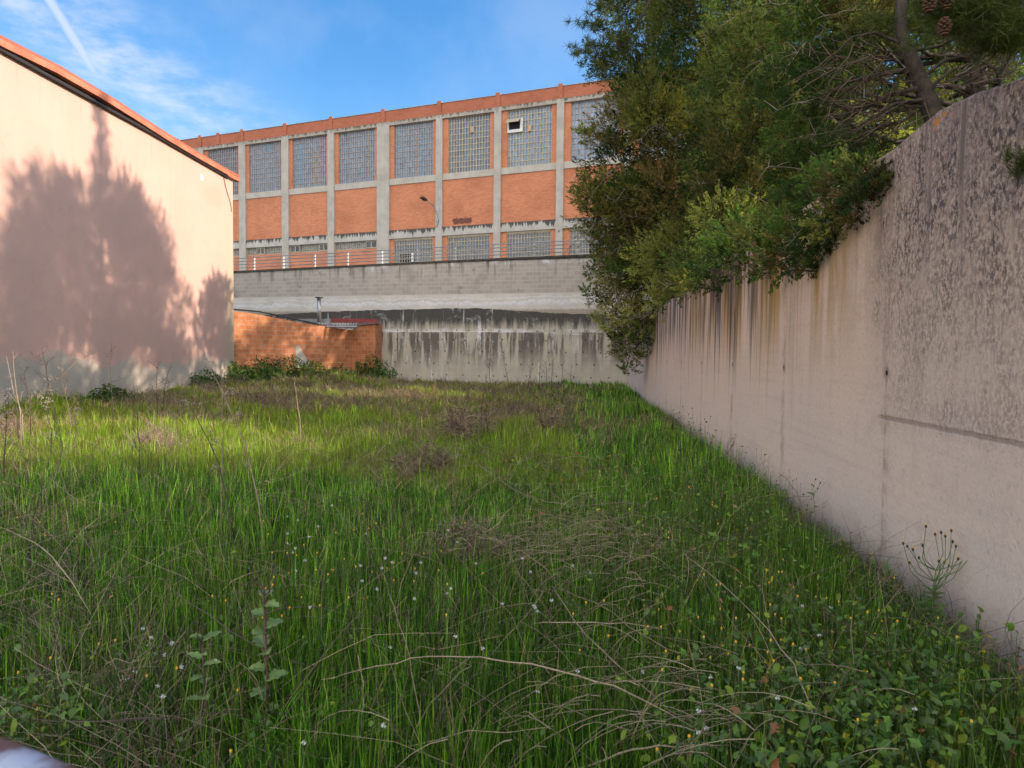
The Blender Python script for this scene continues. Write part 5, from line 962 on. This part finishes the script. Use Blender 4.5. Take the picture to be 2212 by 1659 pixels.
# ------------------------------------------------------------------ leafy weeds with stems
def lobed(mb, p, d, nrm, L_, w_, seg=4):
    s = d.cross(nrm).normalized(); prev = None
    for i in range(seg + 1):
        k = i / seg; ww = w_ * (math.sin(math.pi * min(1, .12 + .88 * k)) ** .7) * (1.25 if i % 2 else .75) * .5; c = p + d * L_ * k + nrm * (-.25 * L_ * k * k)
        if i == seg: ww = 0
        cur = (c - s * ww + nrm * ww * .3, c, c + s * ww + nrm * ww * .3)
        if prev: mb.face([prev[0], prev[1], cur[1], cur[0]]); mb.face([prev[1], prev[2], cur[2], cur[1]])
        prev = cur
def weed(label, base, tips, heads='yellow', stem=.004, ms=None, leafn=10, leafL=.07, leafw=.03, lm_=None, name='flowering_weed', hs=.007, brk=.55):
    """base: Vector; tips: world points of the flower heads"""
    root = empty(name, base, 0., label=label, cat='weed', group='flowering weeds'); ctr = Vector(); [ctr := ctr + t_ for t_ in tips]; ctr = ctr / len(tips); fork = base.lerp(ctr, brk)
    mb = MB(); f = fork - base; mid = f * .5 + Vector((.01, 0, 0)); mb.tube([(0, 0, 0), mid, f], [stem, stem * .85, stem * .65], 7)
    nodes = [f.lerp(ctr - base, k) for k in (0, .25, .5)]
    for i, t_ in enumerate(tips):
        nd = nodes[i % 3]; e = t_ - base; m_ = nd.lerp(e, .5) + (e - nd).length * .12 * Vector((math.copysign(1, e.x - nd.x), 0, -.5)); mb.tube([nd if i % 3 == 0 else f.lerp(nd, 1), m_, e], [stem * .45, stem * .35, stem * .28], 5, False)
    mb.tube([f, nodes[1], nodes[2]], [stem * .6, stem * .5, stem * .35], 6, False); smb = mb
    lb_ = MB(); 
    for i in range(leafn):
        k = (i + rng.random()) / leafn; p = Vector((0, 0, 0)).lerp(f, k * 1.1); a = i * 2.4 + rng.random(); d = Vector((math.cos(a), math.sin(a) * .8, .35)).normalized(); nn = Vector((-.2 * math.cos(a), -.4, 1)).normalized(); nn = (nn - d * nn.dot(d)).normalized(); lobed(lb_, p, d, nn, leafL * rng.uniform(.45, 1.25), leafw * rng.uniform(.6, 1.2), 6)
    if leafn: lb_.build('leaves', lm_ or M_HL, root)
    hb = smb
    for i, t_ in enumerate(tips):
        e = t_ - base; hb.k = 1; hb.lump(e, hs, 7, 4, (.8, .8, 1.25))
        if heads == 'yellow' and i % 3 != 2: hb.k = 2; hb.lump(e + Vector((0, 0, hs * 1.25)), hs * .62, 6, 4, (1, 1, 1.1))
        if heads == 'white': hb.k = 2; [hb.lump(e + Vector(rng.normal(size=3) * hs), hs * .6, 5, 3) for _ in range(4)]
    hb.build('flowering_stem', [ms or M_STEMG, M_BUDD, M_YEL if heads == 'yellow' else M_PUFF], root, True); return root
M_BUDD = simple('dark_bud', (.045, .06, .03), .8, .2, 40.); M_HL = simple('weed_leaf', (.075, .13, .03), .6, .3, 25.); M_HL2 = simple('pale_weed_leaf', (.13, .21, .055), .6, .25, 25.)
ZB = lambda u, v, h: gp(u, v, h)
b0 = gp(2005, 1350, .12); Yb = b0.y
def tipsat(l, Y): return [at(u, v, Y + rng.normal() * .04) for u, v in l]
weed('tallest yellow headed weed with many branches right against the pale concrete at lower right', b0, tipsat([(1951, 1173), (1972, 1187), (1993, 1178), (2020, 1154), (2000, 1137), (2033, 1150), (2055, 1146), (2042, 1158), (2058, 1170), (2065, 1180), (2103, 1195), (2095, 1198), (2082, 1202), (2070, 1207), (1985, 1205), (2028, 1212), (2040, 1215), (1960, 1180), (2050, 1222), (1965, 1215)], Yb), leafn=26, leafL=.07, leafw=.024, stem=.006, hs=.0085, brk=.42)
b1 = gp(1760, 1190, .1); weed('slim weed with a candelabra of dark buds before the pale wall beside a drooping stalk', b1, tipsat([(1762, 1035), (1758, 1050), (1772, 1043), (1754, 1047), (1766, 1055), (1735, 1068)], b1.y), leafn=7, leafL=.06, leafw=.02, stem=.003, hs=.007, brk=.8)
b2 = gp(1745, 1185, .1); stalk('drooping brown grass stalk curving left against the pale wall', [b2, at(1738, 1110, b2.y), at(1722, 1065, b2.y), at(1700, 1035, b2.y), at(1685, 1022, b2.y)], .003, M_STALK, 16, .05, .004, cat='dry plant', group='dry plants by the right wall', spread=1., up=-.1)
for l, tp, lab in (((1885, 1265), [(1880, 1200), (1871, 1225), (1890, 1235)], 'short weed with one orange bud right by the dark wall seam'), ((1960, 1330), [(1935, 1245), (1942, 1268), (1950, 1272), (1925, 1280)], 'small weed with clustered buds just left of the tallest yellow headed one'), ((1815, 1240), [(1822, 1168), (1815, 1180), (1828, 1188)], 'little yellow tipped weed growing where the soil meets the wall'), ((1830, 1400), [(1812, 1310), (1838, 1302), (1800, 1322), (1855, 1330)], 'grey leaved weed with orange buds in the herbs at lower right'),
                   ((1940, 1500), [(1905, 1345), (1890, 1372), (1920, 1380), (1880, 1400)], 'leaning weed with one orange head above the broad herbs'), ((1690, 1560), [(1655, 1440), (1680, 1448), (1640, 1470)], 'orange budded weed amid tall grass at lower right'), ((1720, 1650), [(1650, 1565), (1690, 1590), (1668, 1580)], 'weed with paired orange buds close to the bottom edge'), ((1640, 1330), [(1620, 1240), (1655, 1248), (1600, 1260)], 'slender yellow budded weed between grass and wall foot'),
                   ((1500, 1000), [(1475, 878), (1468, 890), (1488, 895), (1495, 882), (1460, 905)], 'dark seeded weed clump at the wall foot, far end'), ((1540, 1010), [(1522, 905), (1535, 900), (1528, 935), (1545, 930)], 'dark seeded weed by the wall next to the far clump')):
    b = gp(*l, .04); weed(lab, b, tipsat(tp, b.y), leafn=8, leafL=.06, leafw=.022, stem=.0028, hs=.006 if l[0] > 1600 else .009, ms=M_STEMG)
b3 = gp(1565, 1040, .15); stalk('thin dark stem arching right across the pale wall with a seed tuft at its tip', [b3, at(1568, 985, b3.y), at(1580, 965, b3.y), at(1592, 940, b3.y)], .004, M_STALKD, 7, .07, .009, group='dry plants by the right wall')
b4 = Vector(gp(574, 1650, .05)); st = weed('thistle-like weed with purple stem and broad pale leaves, right one of the lower left pair', b4, tipsat([(545, 1215), (560, 1235), (590, 1222), (575, 1240), (600, 1235), (552, 1250)], b4.y + .1), 'green', .006, M_STEMP, 17, .085, .05, M_HL2, name='leafy_weed', hs=.008, brk=.82)
b5 = Vector(gp(442, 1690, .05)); weed('shorter leafy weed with a brown stem, left of the pair at lower left', b5, tipsat([(428, 1345), (436, 1335), (445, 1350)], b5.y + .1), 'green', .005, M_STEMP, 18, .065, .03, M_HL2, name='leafy_weed', hs=.007, brk=.85)
for (u, v, l, lab) in ((330, 1480, [(330, 1400), (322, 1392), (335, 1410)], 'white blossomed weed, left one at lower left'), (410, 1490, [(404, 1405), (398, 1412), (409, 1398)], 'pinkish white blossomed weed beside the brown stemmed leafy weed'), (270, 1560, [(262, 1465), (275, 1470), (250, 1490), (295, 1450)], 'straggling white blossomed weed near the pipe railing')):
    b = gp(u, v, .05); weed(lab, b, tipsat(l, b.y), 'white', .0025, M_STEMG, 5, .04, .015, hs=.006)

# ------------------------------------------------------------------ pipe railing close at the lower left
pr_ = empty('pipe_railing', (-.42, .5, 0), 0., label='blurred rusty painted pipe rail at the bottom left corner', cat='railing'); B = Vector((-.42, .5, 0))
m = MB(); m.tube([at(-500, 1510, .62) - B, at(0, 1672, .56) - B, at(180, 1755, .52) - B, at(600, 1900, .47) - B], .024, 16); m.build('handrail', M_RUSTRAIL, pr_, True)
e = at(180, 1755, .52); m = MB(); m.tube([Vector((e.x, e.y, 0)) - B, e - B - Vector((0, 0, .02))], .02, 12); m.build('post', M_RUSTRAIL, pr_, True)

for o_ in bpy.data.objects:
    if 'label' in o_ and len(o_['label'].split()) > 16: print('LONG', o_['label'])
